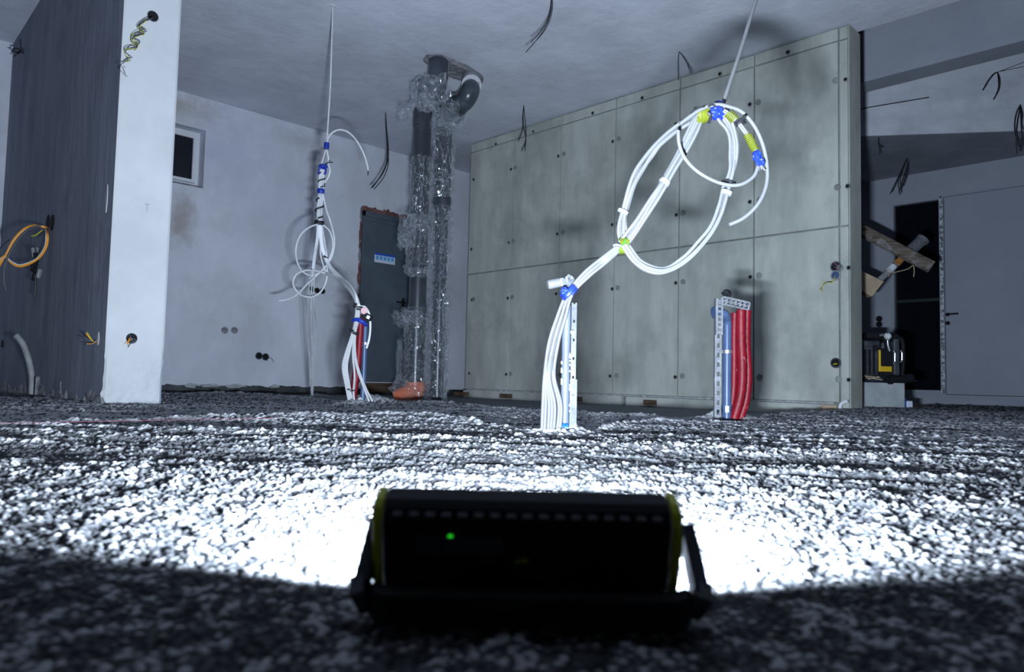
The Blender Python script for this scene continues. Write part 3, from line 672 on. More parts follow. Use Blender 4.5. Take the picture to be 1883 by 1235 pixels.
o_ = [(-L_, .012), (-L_ * .93, -.006), (-L_ * .85, -.012), (L_ * .85, -.012), (L_ * .93, -.006), (L_, .012), (L_ * .96, .018), (L_ * .86, .008), (-L_ * .86, .008), (-L_ * .96, .018)]
b.prism([mid + d * u + FH * v + UP * -.009 for u, v in o_], UP * .021); b.build('bracket_bar', M['black'], lamp, bevel=.003)

# ================================================================== CABLES
def strand(pts, D, n, spread, r, parent, m, seed, k=6, name='cable', wob=.6):
    """n cables following one course, packed side by side"""
    C = path(pts, D, k); L = len(C); rs = random.Random(seed); out = []
    for j in range(n):
        a0 = 2 * math.pi * j / n + rs.random(); rho = spread * (rs.uniform(.55, 1) if j else .15); tw = rs.uniform(-2.0, 2.0); ph = rs.random() * 9
        Q = []
        for i, c in enumerate(C):
            t = C[min(i + 1, L - 1)] - C[max(i - 1, 0)]; t.normalize(); nn = t.cross(FWD).normalized()
            a = a0 + tw * i / L; s = 1 + wob * noise.noise(Vector((i * .12, ph, seed)))
            Q.append(c + nn * (math.cos(a) * rho * s) + FWD * (math.sin(a) * rho * s))
        out.append(MB().tube(Q, r, 7).build(name, m, parent, smooth=True))
    return out
def wrap(pts, D, r, n, rw, parent, m, name='tie'):
    """a binding wound round a bundle: helix about the course given by two points"""
    A, B = at(pts[0][0], pts[0][1], D), at(pts[1][0], pts[1][1], D); t = (B - A); L = t.length; t.normalize(); a = t.orthogonal().normalized(); b_ = t.cross(a)
    Q = [A + t * (L * i / (n * 14)) + (a * math.cos(i * 2 * math.pi / 14) + b_ * math.sin(i * 2 * math.pi / 14)) * r * (1 + .08 * math.sin(i * 1.3)) for i in range(n * 14 + 1)]
    return MB().tube(Q, rw, 6).build(name, m, parent, smooth=True)
def sleeve(p, q, D, r, parent, m, name='tie', D2=None):
    A, B = at(*p, D), at(*q, D2 or D); P = [A.lerp(B, i / 6) for i in range(7)]
    return MB().tube(P, r, 12, rr=[r * (1 + .10 * noise.noise(Vector((i * 1.7, p[0], 0)))) * (.9 if i in (0, 6) else 1) for i in range(7)]).build(name, m, parent, smooth=True)
def crumple(c, r, parent, m, seed, name='tape', sx=1, sz=1, n=2):
    import bmesh
    bm = bmesh.new(); bmesh.ops.create_icosphere(bm, subdivisions=n + 1, radius=1)
    for v in bm.verts: v.co *= 1 + .38 * noise.noise(v.co * 2.3 + Vector((seed, 0, 0)))
    vs = [c + RIGHT * (v.co.x * r * sx) + UPC * (v.co.z * r * sz) + FWD * (v.co.y * r * .9) for v in bm.verts]; fs = [tuple(v.index for v in f.verts) for f in bm.faces]; bm.free()
    return MB().add(vs, fs).build(name, m, parent)

# ---- front bundle (about 2.1 m away)
D = 2.09
cb = empty('cable_bundle', at(1008, 797, D), 'large coil of thick white cables tied with blue and yellow-green wire before the concrete wall', 'cable bundle')
stem = [(1020, 640), (1031, 583), (1045, 540), (1075, 504), (1110, 477), (1144, 450)]
# each cable of the foot fans out to its own place in the fill
feet = [(996, 800), (1001, 798), (1007, 801), (1012, 797), (1017, 800), (1024, 796), (1028, 799)]
for j, (fx_, fy_) in enumerate(feet):
    a = (j - 3) / 3.0; off = a * 8.5
    pts = [(fx_, fy_, D - .01), (fx_ + 3 + off * .1, 745, D), (1008 + off * .8 + (4 if j > 4 else 0), 690, D), (1018 + off, 630, D + .01 * (j % 3)), (1032 + off * .9, 583, D + .012 * (j % 3)), (1047 + off * .6, 541, D + .01 * (j % 3)), (1077 + off * .5, 506 + off * .4, D + .01 * (j % 3)), (1111 + off * .5, 478 + off * .45, D), (1146 + off * .3, 449 + off * .3, D)]
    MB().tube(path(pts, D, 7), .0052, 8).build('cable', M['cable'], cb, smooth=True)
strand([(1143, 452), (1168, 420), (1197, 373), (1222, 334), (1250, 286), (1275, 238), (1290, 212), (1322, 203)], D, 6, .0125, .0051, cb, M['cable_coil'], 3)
strand([(1150, 456), (1141, 425), (1146, 388), (1163, 330), (1185, 292), (1213, 258), (1250, 228), (1288, 207), (1322, 203)], D + .02, 5, .0125, .0051, cb, M['cable_coil'], 5, wob=.9)
strand([(1322, 203), (1340, 226), (1350, 262), (1349, 300), (1341, 336), (1335, 357), (1322, 400), (1300, 437), (1270, 470), (1235, 494), (1203, 498), (1172, 482), (1148, 450)], D - .02, 5, .0135, .0051, cb, M['cable_coil'], 8, wob=1.0)
MB().tube(path([(1326, 196), (1344, 197), (1366, 207), (1388, 233), (1404, 270), (1411, 312), (1408, 345), (1393, 376), (1368, 400), (1341, 413)], D - .04, 7), .0056, 9).build('cable', M['cable_coil'], cb, smooth=True)
MB().tube(path([(1247, 240), (1249, 265), (1259, 290), (1280, 313), (1310, 331), (1340, 340), (1365, 338), (1386, 324), (1394, 306)], D - .05, 7), .0053, 9).build('cable', M['cable_coil'], cb, smooth=True)
MB().tube(path([(1250, 228), (1285, 203), (1318, 192), (1345, 197)], D - .045, 6), .0053, 9).build('cable', M['cable_coil'], cb, smooth=True)
top = EYEV + (_ray(1390, 0) * 2.35)
A0 = at(1327, 198, D); dirv = (top - A0); tt = (ZC - A0.z) / dirv.z
MB().tube([A0, A0.lerp(top, .5) + RIGHT * .002, top, A0 + dirv * tt], .0062, 9).build('hanger_cable', M['cable_coil'], cb, smooth=True)
ta = strand([(1330, 203), (1343, 211), (1356, 224), (1368, 240), (1378, 254), (1386, 270), (1391, 284), (1396, 296)], D - .05, 3, .0055, .0036, cb, M['cable'], 12, wob=.2)
wrap([(1338, 208), (1352, 221)], D - .05, .012, 5, .0022, cb, M['yg'], 'yellow_green_tie'); wrap([(1374, 247), (1390, 277)], D - .05, .0095, 10, .0024, cb, M['yg'], 'yellow_green_tie')
wrap([(1359, 221), (1363, 230)], D - .05, .013, 2, .0035, cb, M['blackw'], 'black_tie')
MB().tube(path([(1357, 224), (1364, 218), (1372, 213)], D - .07), .004, 6).build('black_tie', M['blackw'], cb, smooth=True)
wrap([(1279, 213), (1302, 209)], D, .022, 9, .0030, cb, M['yg'], 'yellow_green_tie')
wrap([(1139, 452), (1155, 453)], D, .021, 5, .0034, cb, M['yg'], 'yellow_green_tie'); wrap([(1142, 448), (1153, 456)], D, .0225, 2, .0022, cb, M['green'], 'green_tie')
MB().tube(path([(1142, 452), (1134, 450), (1127, 452)], D - .03), .005, 6).build('cable_end', M['cable'], cb, smooth=True)
wrap([(1314, 210), (1330, 196)], D - .01, .021, 4, .0058, cb, M['blue'], 'blue_tape'); crumple(at(1318, 207, D - .04), .020, cb, M['blue'], 3, 'blue_tape', 1.0, .9)
crumple(at(1392, 287, D - .06), .014, cb, M['blue'], 5, 'blue_tape', .9, 1.1); crumple(at(1398, 298, D - .06), .013, cb, M['blue'], 6, 'blue_tape', .9, .9)
for i, (ex, ey) in enumerate(((1395, 314), (1401, 312), (1407, 313))): MB().tube([at(1398, 302, D - .06), at(ex, ey, D - .06)], .0025, 6).build('bare_end', M['cable'], cb)
MB().tube(path([(1302, 207), (1307, 214), (1303, 226)], D - .05), .0045, 6).build('black_tie', M['blackw'], cb, smooth=True)
MB().tube(path([(1302, 196), (1310, 192), (1318, 198)], D - .05), .003, 6).build('black_tie', M['blackw'], cb, smooth=True)
MB().tube(path([(1270, 208), (1282, 199), (1296, 196)], D - .05), .0025, 6).build('black_tie', M['blackw'], cb, smooth=True)
sleeve((1219, 338), (1225, 331), D, .0165, cb, M['tie_white'], 'white_tie'); sleeve((1144, 392), (1147, 386), D + .02, .0165, cb, M['tie_white'], 'white_tie'); sleeve((1334, 358), (1337, 350), D - .02, .0165, cb, M['tie_white'], 'white_tie'); sleeve((1340, 336), (1340.5, 333), D - .02, .020, cb, M['blackw'], 'black_tie')
wrap([(1041, 533), (1050, 542)], D, .022, 3, .005, cb, M['blue'], 'blue_tape'); crumple(at(1038, 534, D - .03), .010, cb, M['blue'], 9, 'blue_tape')
# ---- post beside it
D = 2.13
ps = empty('riser_post', at(1042, 797, D), 'galvanised post and dusty grey pipe with blue cap standing under the large white coil', 'riser post')
def vline(px, py0, py1, D, n=2):
    """true vertical through pixel (px, py1) at depth D, up to pixel height py0"""
    B = at(px, py1, D); t = at(px, py0, D); return [Vector((B.x, B.y, B.z + (t.z - B.z) * i / (n - 1))) for i in range(n)]
MB().tube(vline(1038, 560, 798, D, 14), .0125, 14, rr=[.0125 + .0008 * noise.noise(Vector((i * .8, 0, 0))) for i in range(14)]).build('pipe', M['pipewrap'], ps, smooth=True)
def rail(bottom, h, a, f, w, parent, pitch=.025, slot=.014, th=.0015, name='rail', m='zinc', ret=.012):
    """perforated C-rail: face along a (half width w), flanges back along f; real slots"""
    b = MB(); n = max(1, int(h / pitch))
    b.obox(bottom + UP * (h / 2) - a * (w * .72), a, f, UP, w * .28, th, h / 2); b.obox(bottom + UP * (h / 2) + a * (w * .72), a, f, UP, w * .28, th, h / 2)
    for i in range(n): b.obox(bottom + UP * (i + .5) * (h / n), a, f, UP, w * .46, th, (h / n - slot) / 2)
    for s in (-1, 1): b.obox(bottom + UP * (h / 2) + a * (s * w) + f * ret / 2, a, f, UP, th, ret / 2, h / 2)
    return b.build(name, M[m], parent)
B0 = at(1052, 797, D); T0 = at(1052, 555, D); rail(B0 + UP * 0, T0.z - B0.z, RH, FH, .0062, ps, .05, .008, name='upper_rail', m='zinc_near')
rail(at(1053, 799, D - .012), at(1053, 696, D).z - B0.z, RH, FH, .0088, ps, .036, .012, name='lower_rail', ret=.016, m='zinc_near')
b = MB(); q = at(1052, 611, D - .012); disc_cyl(b, q, -FH, .005, .006, 10); b.build('bolt', M['silver'], ps)
q = at(1037, 786, D - .02); b = MB(); disc_cyl(b, q + RH * -.012, RH, .013, .024, 18); b.build('blue_cap', M['bluecap'], ps, smooth=True)
random.seed(31)
for i in range(16):
    s = random.random(); q = at(1033 if s < .5 else 1048, random.uniform(650, 795), D - .014); vs, fs = lump(q, .003, .003, random.uniform(.003, .010), i, .5, 1); MB().add(vs, fs).build('mortar_splash', M['rough_white'], ps)
# top: elbow wrapped in film, and the pale roll pointing left
q = at(1046, 519, D - .01); b = MB(); b.tube([at(1046, 535, D), at(1046, 519, D), at(1034, 519, D - .02)], .0135, 14); b.build('elbow', M['pipewrap'], ps, smooth=True)
crumple(at(1047, 517, D - .015), .0165, ps, M['film'], 12, 'film_wrap', .95, 1.1)
MB().tube([at(1034, 518.5, D - .02), at(1029, 519.5, D - .02)], .0125, 16).build('pipe_end', M['tan'], ps, smooth=True)
MB().tube([at(1031, 519, D - .021), at(1020, 521, D - .022), at(1010, 523, D - .024), at(1007, 523.5, D - .025)], .013, 16, rr=[.0132, .0135, .0138, .011]).build('white_sleeve', M['cable'], ps, smooth=True)

# ---- right-hand riser group with red ducts (about 3.2 m away)
D = 3.2
rg = empty('riser_stand', at(1340, 772, D), 'perforated steel riser frame with blue pipe and red corrugated ducts before the concrete wall', 'riser frame')
Bp = at(1320, 775, D - .02)
rail(Bp, at(1320, 548, D).z - Bp.z, RH, FH, .013, rg, .040, .020, name='upright_rail', ret=.02)
Bp2 = at(1323, 615, D - .035); rail(Bp2, at(1323, 550, D).z - Bp2.z, RH, FH, .014, rg, .022, .012, name='double_rail', ret=.02)
# horizontal perforated rail
A, B = at(1328, 552, D - .02), at(1377, 563, D - .02); b = MB(); d = (B - A); L_ = d.length; d.normalize(); n = 6; u2 = d.cross(FWD).normalized()
u2 = -u2 if u2.z < 0 else u2
b.obox((A + B) / 2 + u2 * .015, d, u2, FH, L_ / 2, .0032, .0015); b.obox((A + B) / 2 - u2 * .015, d, u2, FH, L_ / 2, .0032, .0015)
for i in range(n + 1): b.obox(A + d * (L_ * i / n), d, u2, FH, .0045, .016, .0015)
for i in range(n): 
    c = A + d * (L_ * (i + .5) / n); b.obox(c, (d + u2).normalized(), (d - u2).normalized(), FH, .015, .0025, .0015)
b.obox((A + B) / 2 + u2 * .018 + FH * .01, d, u2, FH, L_ / 2, .0015, .012); b.build('cross_rail', M['zinc'], rg)
bp = vline(1336.5, 600, 772, D + .01, 2)
el = [bp[0], Vector((bp[0].x, bp[0].y, at(1336, 590, D).z)), at(1335, 579, D + .01), at(1329, 573, D + .005), at(1320, 572, D), at(1313, 573, D - .005)]
MB().tube([bp[0], Vector((bp[0].x, bp[0].y, at(1336, 598, D).z))], .0195, 18).build('blue_pipe', M['bluepipe'], rg, smooth=True)
bpo = rg.children[-1]
MB().tube(crom([Vector((bp[0].x, bp[0].y, at(1336, 598, D).z)), Vector((bp[0].x, bp[0].y, at(1336, 588, D).z)), at(1334, 579, D + .01), at(1326, 574, D + .005), at(1317, 574, D)], 5), .0195, 18).build('elbow', M['bluepipe'], rg, smooth=True)
for y in (600, 583): MB().tube([Vector((bp[0].x, bp[0].y, at(1336, y, D).z)), Vector((bp[0].x, bp[0].y, at(1336, y - 3, D).z))], .0215, 18).build('socket_ring', M['bluepipe'], rg, smooth=True)
MB().tube([at(1317, 574, D), at(1311, 574.5, D - .002)], .026, 18).build('flange', M['bluepipe'], rg, smooth=True)
MB().tube([Vector((bp[0].x, bp[0].y, at(1336, 750, D).z)), Vector((bp[0].x, bp[0].y, at(1336, 744, D).z))], .0215, 18).build('socket_ring', M['bluepipe'], rg, smooth=True)
zc_ = at(1336, 646, D).z; b = MB(); ring(b, Vector((bp[0].x, bp[0].y, zc_ - .007)), UP, .0196, .0225, .014, 22); b.obox(Vector((bp[0].x, bp[0].y, zc_)) + RH * .027, RH, FH, UP, .006, .003, .007); b.obox(Vector((bp[0].x, bp[0].y, zc_)) - RH * .027, RH, FH, UP, .008, .003, .007); b.build('pipe_clamp', M['silver'], bpo)
q = at(1337, 752, D - .014); b = MB(); b.obox(q, RH, UP, FH, .008, .014, .001); b.build('label', M['sticker_white'], rg)
def duct(pts, D, r, parent, m='red', name='red_duct', k=10):
    C = path(pts, D, k); rr = [r * (1 + .045 * math.sin(i * 2.1)) for i in range(len(C))]
    return MB().tube(C, r, 14, rr=rr).build(name, M[m], parent, smooth=True)
duct([(1351, 575), (1350, 620), (1350, 680), (1348, 725), (1340, 768)], D + .03, .0155, rg)
duct([(1363, 569), (1363, 620), (1365, 680), (1362, 725), (1350, 770)], D, .0205, rg)
duct([(1374, 570), (1373, 630), (1376, 690), (1372, 735), (1361, 770)], D + .03, .0175, rg)
duct([(1358, 574), (1358, 640), (1359, 700), (1352, 740), (1345, 772)], D + .05, .0175, rg)
q = at(1336, 540, D); b = MB(); b.tube([q + UP * -.045, q], .012, 12); b.build('plug_stem', M['toolgrey'], rg, smooth=True)
crumple(at(1336, 540, D), .0205, rg, M['black'], 4, 'black_plug', 1, .95)

# ---- middle bundle hanging from the ceiling (about 5.3 m), led to a riser at 4.2 m
DH = 5.3; DR = 4.2
hb = empty('cable_bundle', at(590, 410, DH), 'tangle of thin white cables hanging from the ceiling left of the soil pipes', 'cable bundle')
r1 = .0062
cz = onz(612, 11, ZC); zt = at(601, 262, DH)
MB().tube([cz, Vector((cz.x, cz.y, at(607, 150, DH).z)) + RIGHT * .005, zt], .0052, 7).build('hanger_cable', M['cable_dusty'], hb, smooth=True)
ring(MB(), cz, -UP, .004, .02, .006).build('ceiling_rose', M['cable_dusty'], hb)
def C1(pts, D=DH, r=r1, nm='cable', m='cable_dusty'): return MB().tube(path(pts, D, 6), r, 7).build(nm, M[m], hb, smooth=True)
C1([(601, 272), (602, 258), (608, 247), (618, 240), (630, 239), (643, 245), (656, 259), (668, 281), (675, 302), (677, 314)], nm='loop_cable')
MB().tube([at(677, 313, DH), at(676.5, 322, DH)], .004, 6).build('bare_end', M['blackw'], hb)
C1([(599, 275), (595, 289), (590, 305)], r=.0045); C1([(601, 275), (604, 292), (605, 305), (607, 313), (604, 325), (597, 336)], r=.006)
sleeve((600, 274), (601, 262), DH, .019, hb, M['blue'], 'blue_tape'); crumple(at(594, 306, DH - .02), .026, hb, M['blue'], 2, 'blue_tape', 1.3, .7)
C1([(590, 304), (587, 311), (585, 320)], DH - .03, .007, 'blue_tape', 'blue'); C1([(598, 306), (599, 314), (597, 321)], DH - .03, .008, 'blue_tape', 'blue')
C1([(596, 303), (603, 299), (612, 298)], DH - .03, .004, 'bare_end', 'blackw'); C1([(606, 294), (606, 300)], DH - .03, .005, 'bare_end', 'cable'); C1([(596, 340), (598, 337)], DH - .03, .006, 'bare_end', 'cable')
strand([(593, 308), (591, 330), (590, 352), (588, 375), (587, 395), (587, 413)], DH, 6, .018, r1, hb, M['cable_dusty'], 21, wob=.3)
sleeve((590, 356), (590, 347), DH, .027, hb, M['blue'], 'blue_tape')
wrap([(592, 318), (591, 345)], DH, .022, 2, .005, hb, M['blackw'], 'black_tie'); wrap([(589, 365), (586, 402)], DH, .026, 2, .006, hb, M['blackw'], 'black_tie'); wrap([(587, 406), (587, 413)], DH, .030, 3, .006, hb, M['blackw'], 'black_tie')
C1([(583, 412), (567, 419), (553, 432), (545, 452), (545, 475), (553, 495), (566, 505), (580, 505), (593, 496), (606, 480), (613, 462), (615, 440), (609, 412), (600, 385), (594, 358)])
C1([(592, 412), (604, 422), (611, 438), (612, 455), (608, 470), (601, 485)])
C1([(584, 413), (582, 440), (578, 465), (575, 490), (574, 510)]); C1([(586, 413), (584, 445), (580, 470), (577, 495)]); C1([(588, 413), (589, 445), (590, 470), (596, 492), (602, 505)])
C1([(601, 505), (602, 490), (601, 470), (597, 445), (592, 415)])
C1([(513, 553), (530, 550), (548, 540), (563, 524), (578, 510), (592, 497), (603, 484), (609, 470)])
C1([(602, 507), (597, 525), (586, 540), (570, 546), (553, 542), (542, 530), (539, 517), (545, 505), (558, 498), (576, 497), (597, 502), (618, 511), (636, 522)], DH - .05)
sleeve((598, 474), (600, 471), DH, .018, hb, M['blackw'], 'black_tie'); sleeve((574, 497), (575, 495), DH, .015, hb, M['blackw'], 'black_tie')
for j in range(5):
    a = (j - 2)
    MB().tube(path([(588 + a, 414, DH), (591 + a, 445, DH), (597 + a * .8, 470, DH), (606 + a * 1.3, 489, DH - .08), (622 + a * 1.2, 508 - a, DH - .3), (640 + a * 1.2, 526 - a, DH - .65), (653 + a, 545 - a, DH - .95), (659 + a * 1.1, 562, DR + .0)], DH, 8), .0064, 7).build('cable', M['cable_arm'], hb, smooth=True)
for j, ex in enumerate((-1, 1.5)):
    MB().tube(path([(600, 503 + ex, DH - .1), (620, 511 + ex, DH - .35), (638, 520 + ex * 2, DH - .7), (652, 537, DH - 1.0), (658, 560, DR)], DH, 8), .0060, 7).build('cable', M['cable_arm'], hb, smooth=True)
# over the riser: seven cables down to the fill, bound twice
fe = [(645, 744), (648, 746), (650, 743), (653, 747), (640, 742)]
for j in range(7):
    a = j - 3
    top_ = [(659 + a * 1.0, 562, DR), (656 + a, 590, DR - .01 * (j % 2)), (651 + a * .9, 611, DR)]
    if j < 4: low = [(642 + a * 2.2, 650), (638 + a * 2.6, 675), (642 + a * 2.3, 705), (649 + a * 2.0, 745)]
    elif j == 4: low = [(649, 650), (652, 690), (650, 722), (653, 745)]
    else: low = [(652 + (j - 5) * 1, 645), (656 + (j - 5) * 2, 675), (668 + (j - 5) * 3, 710), (679 + (j - 5) * 6, 738)]
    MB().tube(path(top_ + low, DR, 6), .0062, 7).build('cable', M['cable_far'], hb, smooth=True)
MB().tube(path([(664, 563), (672, 565), (679, 578), (681, 600), (679, 622), (674, 640)], DR + .02, 6), .0062, 7).build('cable', M['cable_dusty'], hb, smooth=True)
wrap([(659, 560), (657, 568)], DR, .026, 2, .005, hb, M['blackw'], 'black_tie'); wrap([(652, 608), (650, 612)], DR, .026, 2, .005, hb, M['blackw'], 'black_tie'); wrap([(645, 715), (645, 718)], DR, .019, 1, .004, hb, M['blackw'], 'black_tie')
MB().tube(path([(649, 589, DR - .03), (658, 587, DR - .05), (668, 592, DR - .05), (674, 598, DR - .02)], DR, 5), .010, 8).build('blue_tape', M['blue'], hb, smooth=True)
MB().tube(path([(651, 586, DR - .02), (660, 591, DR - .05), (670, 596, DR - .04)], DR, 5), .006, 8).build('blue_tape', M['blue'], hb, smooth=True)
# riser itself
rr_ = empty('riser_post', at(660, 742, DR), 'short riser of red duct and blue pipe in the fill before the steel door', 'riser post')
duct([(664, 585), (661, 630), (656, 690), (648, 738)], DR + .04, .0185, rr_)
duct([(659, 590), (655, 640), (651, 700), (643, 742)], DR + .06, .0155, rr_)
MB().tube(vline(667, 596, 738, DR + .04, 2), .0150, 14).build('blue_pipe', M['bluepipe'], rr_, smooth=True)
z_ = at(668, 631, DR).z; q = vline(668.5, 631, 738, DR + .04, 2)[1]; b = MB(); ring(b, q - UP * .006, UP, .0152, .0185, .012, 16); b.build('pipe_clamp', M['silver'], rr_)
MB().tube([at(667, 572, DR + .02), at(670, 571, DR - .03)], .020, 14).build('pink_pipe_end', mat('pink_plastic', (.55, .34, .36), .6), rr_, smooth=True)
q = at(677, 583, DR - .02); b = MB(); b.obox(q, (RIGHT + UPC * -.5).normalized(), (UPC + RIGHT * .5).normalized(), FWD, .022, .017, .02); b.build('black_fitting', M['black'], rr_, bevel=.005)
b = MB(); b.obox(at(677, 583, DR - .045), (RIGHT + UPC * -.5).normalized(), (UPC + RIGHT * .5).normalized(), FWD, .009, .009, .001); b.build('label', M['sticker_white'], rr_)
crumple(at(662, 734, DR - .01), .012, rr_, M['rough_white'], 8, 'mortar_splash')
# thin cables reaching the floor
tc_ = empty('thin_cables', at(575, 728, 6.2), 'three thin cables dropping straight into a heap of fill at the wall foot', 'cables')
for P in ([(572, 500, 5.35), (567, 545, 5.5), (566, 610, 5.8), (570, 670, 6.0), (573, 730, 6.15)], [(575, 500, 5.35), (572, 560, 5.5), (574, 640, 5.8), (574, 700, 6.0), (574, 731, 6.15)], [(578, 498, 5.35), (577, 555, 5.5), (581, 600, 5.8), (577, 665, 6.0), (575, 731, 6.15)]):
    MB().tube(path(P, 6), .0048, 6).build('cable', M['cable_dusty'], tc_, smooth=True)
sleeve((574, 712), (574, 728), 6.12, .010, tc_, M['cable_dusty'], 'bound_end', 6.15)

# ================================================================== WASTE PIPES IN FILM
def film_tube(P, r, parent, seed, amp=.25, n=20, step=.024, name='film_wrap', a0=0, a1=2 * math.pi, rings=None):
    """creased sheet wound round a pipe"""
    P = [Vector(p) for p in P]; L = sum((P[i + 1] - P[i]).length for i in range(len(P) - 1)); m_ = max(4, int(L / step))
    C = []
    for i in range(m_ + 1):
        s = L * i / m_; k = 0
        while k < len(P) - 2 and s > (P[k + 1] - P[k]).length: s -= (P[k + 1] - P[k]).length; k += 1
        C.append(P[k] + (P[k + 1] - P[k]).normalized() * s)
    t = (C[-1] - C[0]).normalized(); a = t.orthogonal().normalized(); b_ = t.cross(a); vs = []; fs = []
    for i, c in enumerate(C):
        for k in range(n + 1):
            th = a0 + (a1 - a0) * k / n; q = Vector((math.cos(th) * 1.6, math.sin(th) * 1.6, i * step * 14 + seed))
            cr = abs(noise.noise(q * 1.4)) + .9 * abs(noise.noise(q * 4.3)); pinch = rings(i / m_) if rings else 0
            R_ = r * (1.04 + amp * cr + pinch); vs.append(c + (a * math.cos(th) + b_ * math.sin(th)) * R_ + t * (.012 * noise.noise(q * 2)))
    for i in range(len(C) - 1):
        for k in range(n): fs.append((i * (n + 1) + k, i * (n + 1) + k + 1, (i + 1) * (n + 1) + k + 1, (i + 1) * (n + 1) + k))
    return MB().add(vs, fs).build(name, M['film'], parent)
def flap(c, u, v, parent, seed, n=9, amp=.07):
    vs = []; fs = []
    for i in range(n + 1):
        for j in range(n + 1):
            a, b_ = i / n - .5, j / n - .5
            q = Vector((a * 4, b_ * 4, seed)); w = 1 - .5 * abs(a) * (1 + noise.noise(q * 2))
            vs.append(c + u * a * w + v * b_ * (1 + .4 * noise.noise(q * 3)) + FWD * (-amp * (noise.noise(q * 1.3) + .8 * noise.noise(q * 2.9)) - .01))
    for i in range(n):
        for j in range(n): k = i * (n + 1) + j; fs.append((k, k + 1, k + n + 2, k + n + 1))
    return MB().add(vs, fs).build('film_flap', M['film'], parent)
DP = 6.4
b1 = onz(762, 735, .0); ax = Vector((b1.x, b1.y, 0))
sp = empty('soil_pipe_stack', ax, 'thicker left-hand dark grey soil pipe wrapped in plastic film with orange elbow at its foot', 'pipe')
def zat(py, px=765): return EYE + (hor_y(px) - py) * (ax - EYEV).dot(FWD) / FPX
def hor_y(x): return 668 + (x + 400) * (62 / 2770)
R1 = .084
def zpix(px, py, base): # height of the point of a vertical through base seen at pixel row py
    r = _ray(px, py); t = (base.x * r.x + base.y * r.y) / (r.x ** 2 + r.y ** 2); return EYE + r.z * t
Z1 = lambda py: zpix(765, py, ax)
zt1 = Z1(215)
V_ = lambda z, B=ax: Vector((B.x, B.y, z))
MB().tube([V_(Z1(712)), V_(zt1)], R1, 28).build('pipe', M['dpipe'], sp, smooth=True)
for y0, y1, k in ((206, 232, 1.10), (293, 316, 1.09), (470, 488, 1.10), (560, 575, 1.08)): MB().tube([V_(Z1(y1)), V_(Z1(y0))], R1 * k, 28).build('coupling', M['dpipe'], sp, smooth=True)
# top: leads back and up into the ceiling through a film-wrapped bend
e0 = V_(Z1(212)); ce = onz(806, 112, ZC)
P = crom([e0, V_(Z1(185)), at(780, 165, 6.35), at(802, 162, 6.2), Vector((ce.x, ce.y, Z1(150))), Vector((ce.x, ce.y, ZC + .02))], 6)
MB().tube(P, R1, 24).build('bend', M['dpipe'], sp, smooth=True)
MB().tube([Vector((ce.x, ce.y, ZC - .16)), Vector((ce.x, ce.y, ZC - .005))], R1 * 1.06, 26).build('mortar_collar', noisy('mortar_smeared_pipe', (.04, .045, .06), (.42, .43, .46), 23, 8, .8, .4, 50, .01, (1, 1, .6), lo_=.36, hi_=.47), sp, smooth=True)
# orange elbow
oe = crom([V_(.17), V_(.10), V_(.05) - RH * .03 - FH * .02, V_(.02) - RH * .11 - FH * .05, V_(-.005) - RH * .17 - FH * .06], 6)
MB().tube(oe, .098, 22, rr=[.094] * 4 + [.097] * (len(oe) - 8) + [.09] * 4).build('orange_elbow', M['terra'], sp, smooth=True)
# second stack
b2 = onz(803, 737, .0); ax2 = Vector((b2.x, b2.y, 0)); Z2 = lambda py: zpix(806, py, ax2); V2 = lambda z: Vector((ax2.x, ax2.y, z))
sq = empty('soil_pipe_stack', ax2, 'thinner right-hand dark grey soil pipe wrapped in plastic film, bending right at the ceiling', 'pipe')
MB().tube([V2(0.0), V2(Z2(370))], .058, 24).build('pipe', M['dpipe'], sq, smooth=True)
MB().tube([V2(Z2(380)), V2(Z2(225))], .074, 24).build('upper_pipe', M['dpipe'], sq, smooth=True)
MB().tube([V2(Z2(383)), V2(Z2(362))], .080, 24).build('coupling', M['dpipe'], sq, smooth=True); MB().tube([V2(Z2(570)), V2(Z2(555))], .066, 24).build('coupling', M['dpipe'], sq, smooth=True)
MB().tube([V2(Z2(300)), V2(Z2(285))], .081, 24).build('coupling', M['dpipe'], sq, smooth=True)
ce2 = onz(866, 142, ZC)
P = crom([V2(Z2(230)), V2(Z2(212)), at(822, 205, 6.35), at(840, 196, 6.25), at(855, 185, 6.2), at(865, 165, 6.2), Vector((ce2.x, ce2.y, ZC + .02))], 6)
MB().tube(P, .080, 24).build('bend', M['dpipe'], sq, smooth=True)
MB().tube([at(838, 197, 6.25), at(845, 192, 6.23)], .089, 24).build('coupling', M['dpipe'], sq, smooth=True)
MB().tube([at(867, 156, 6.2), Vector((ce2.x, ce2.y, ZC - .003))], .084, 24).build('mortar_collar', bpy.data.materials['mortar_smeared_pipe'], sq, smooth=True)
# broken ceiling opening around both bends
b = MB(); n = 44; cc = (ce + ce2) / 2; cc.z = ZC; dd = (ce2 - ce); dd.z = 0; L_ = dd.length; dd.normalize(); ee = Vector((-dd.y, dd.x, 0)); vs = []
for k in range(n):
    a = 2 * math.pi * k / n; q = 1 + .16 * noise.noise(Vector((math.cos(a) * 2, math.sin(a) * 2, 5))); vs.append(cc + dd * (math.cos(a) * (L_ / 2 + .15) * q) + ee * (math.sin(a) * .15 * q) - UP * .004)
vs2 = [cc + (v - cc) * .72 - UP * .018 for v in vs]
b.add(vs + vs2 + [cc - UP * .012], [(k, (k + 1) % n, n + (k + 1) % n, n + k) for k in range(n)] + [(n + k, n + (k + 1) % n, 2 * n) for k in range(n)]); struct(b.build('mortar_patch', M['chip']))
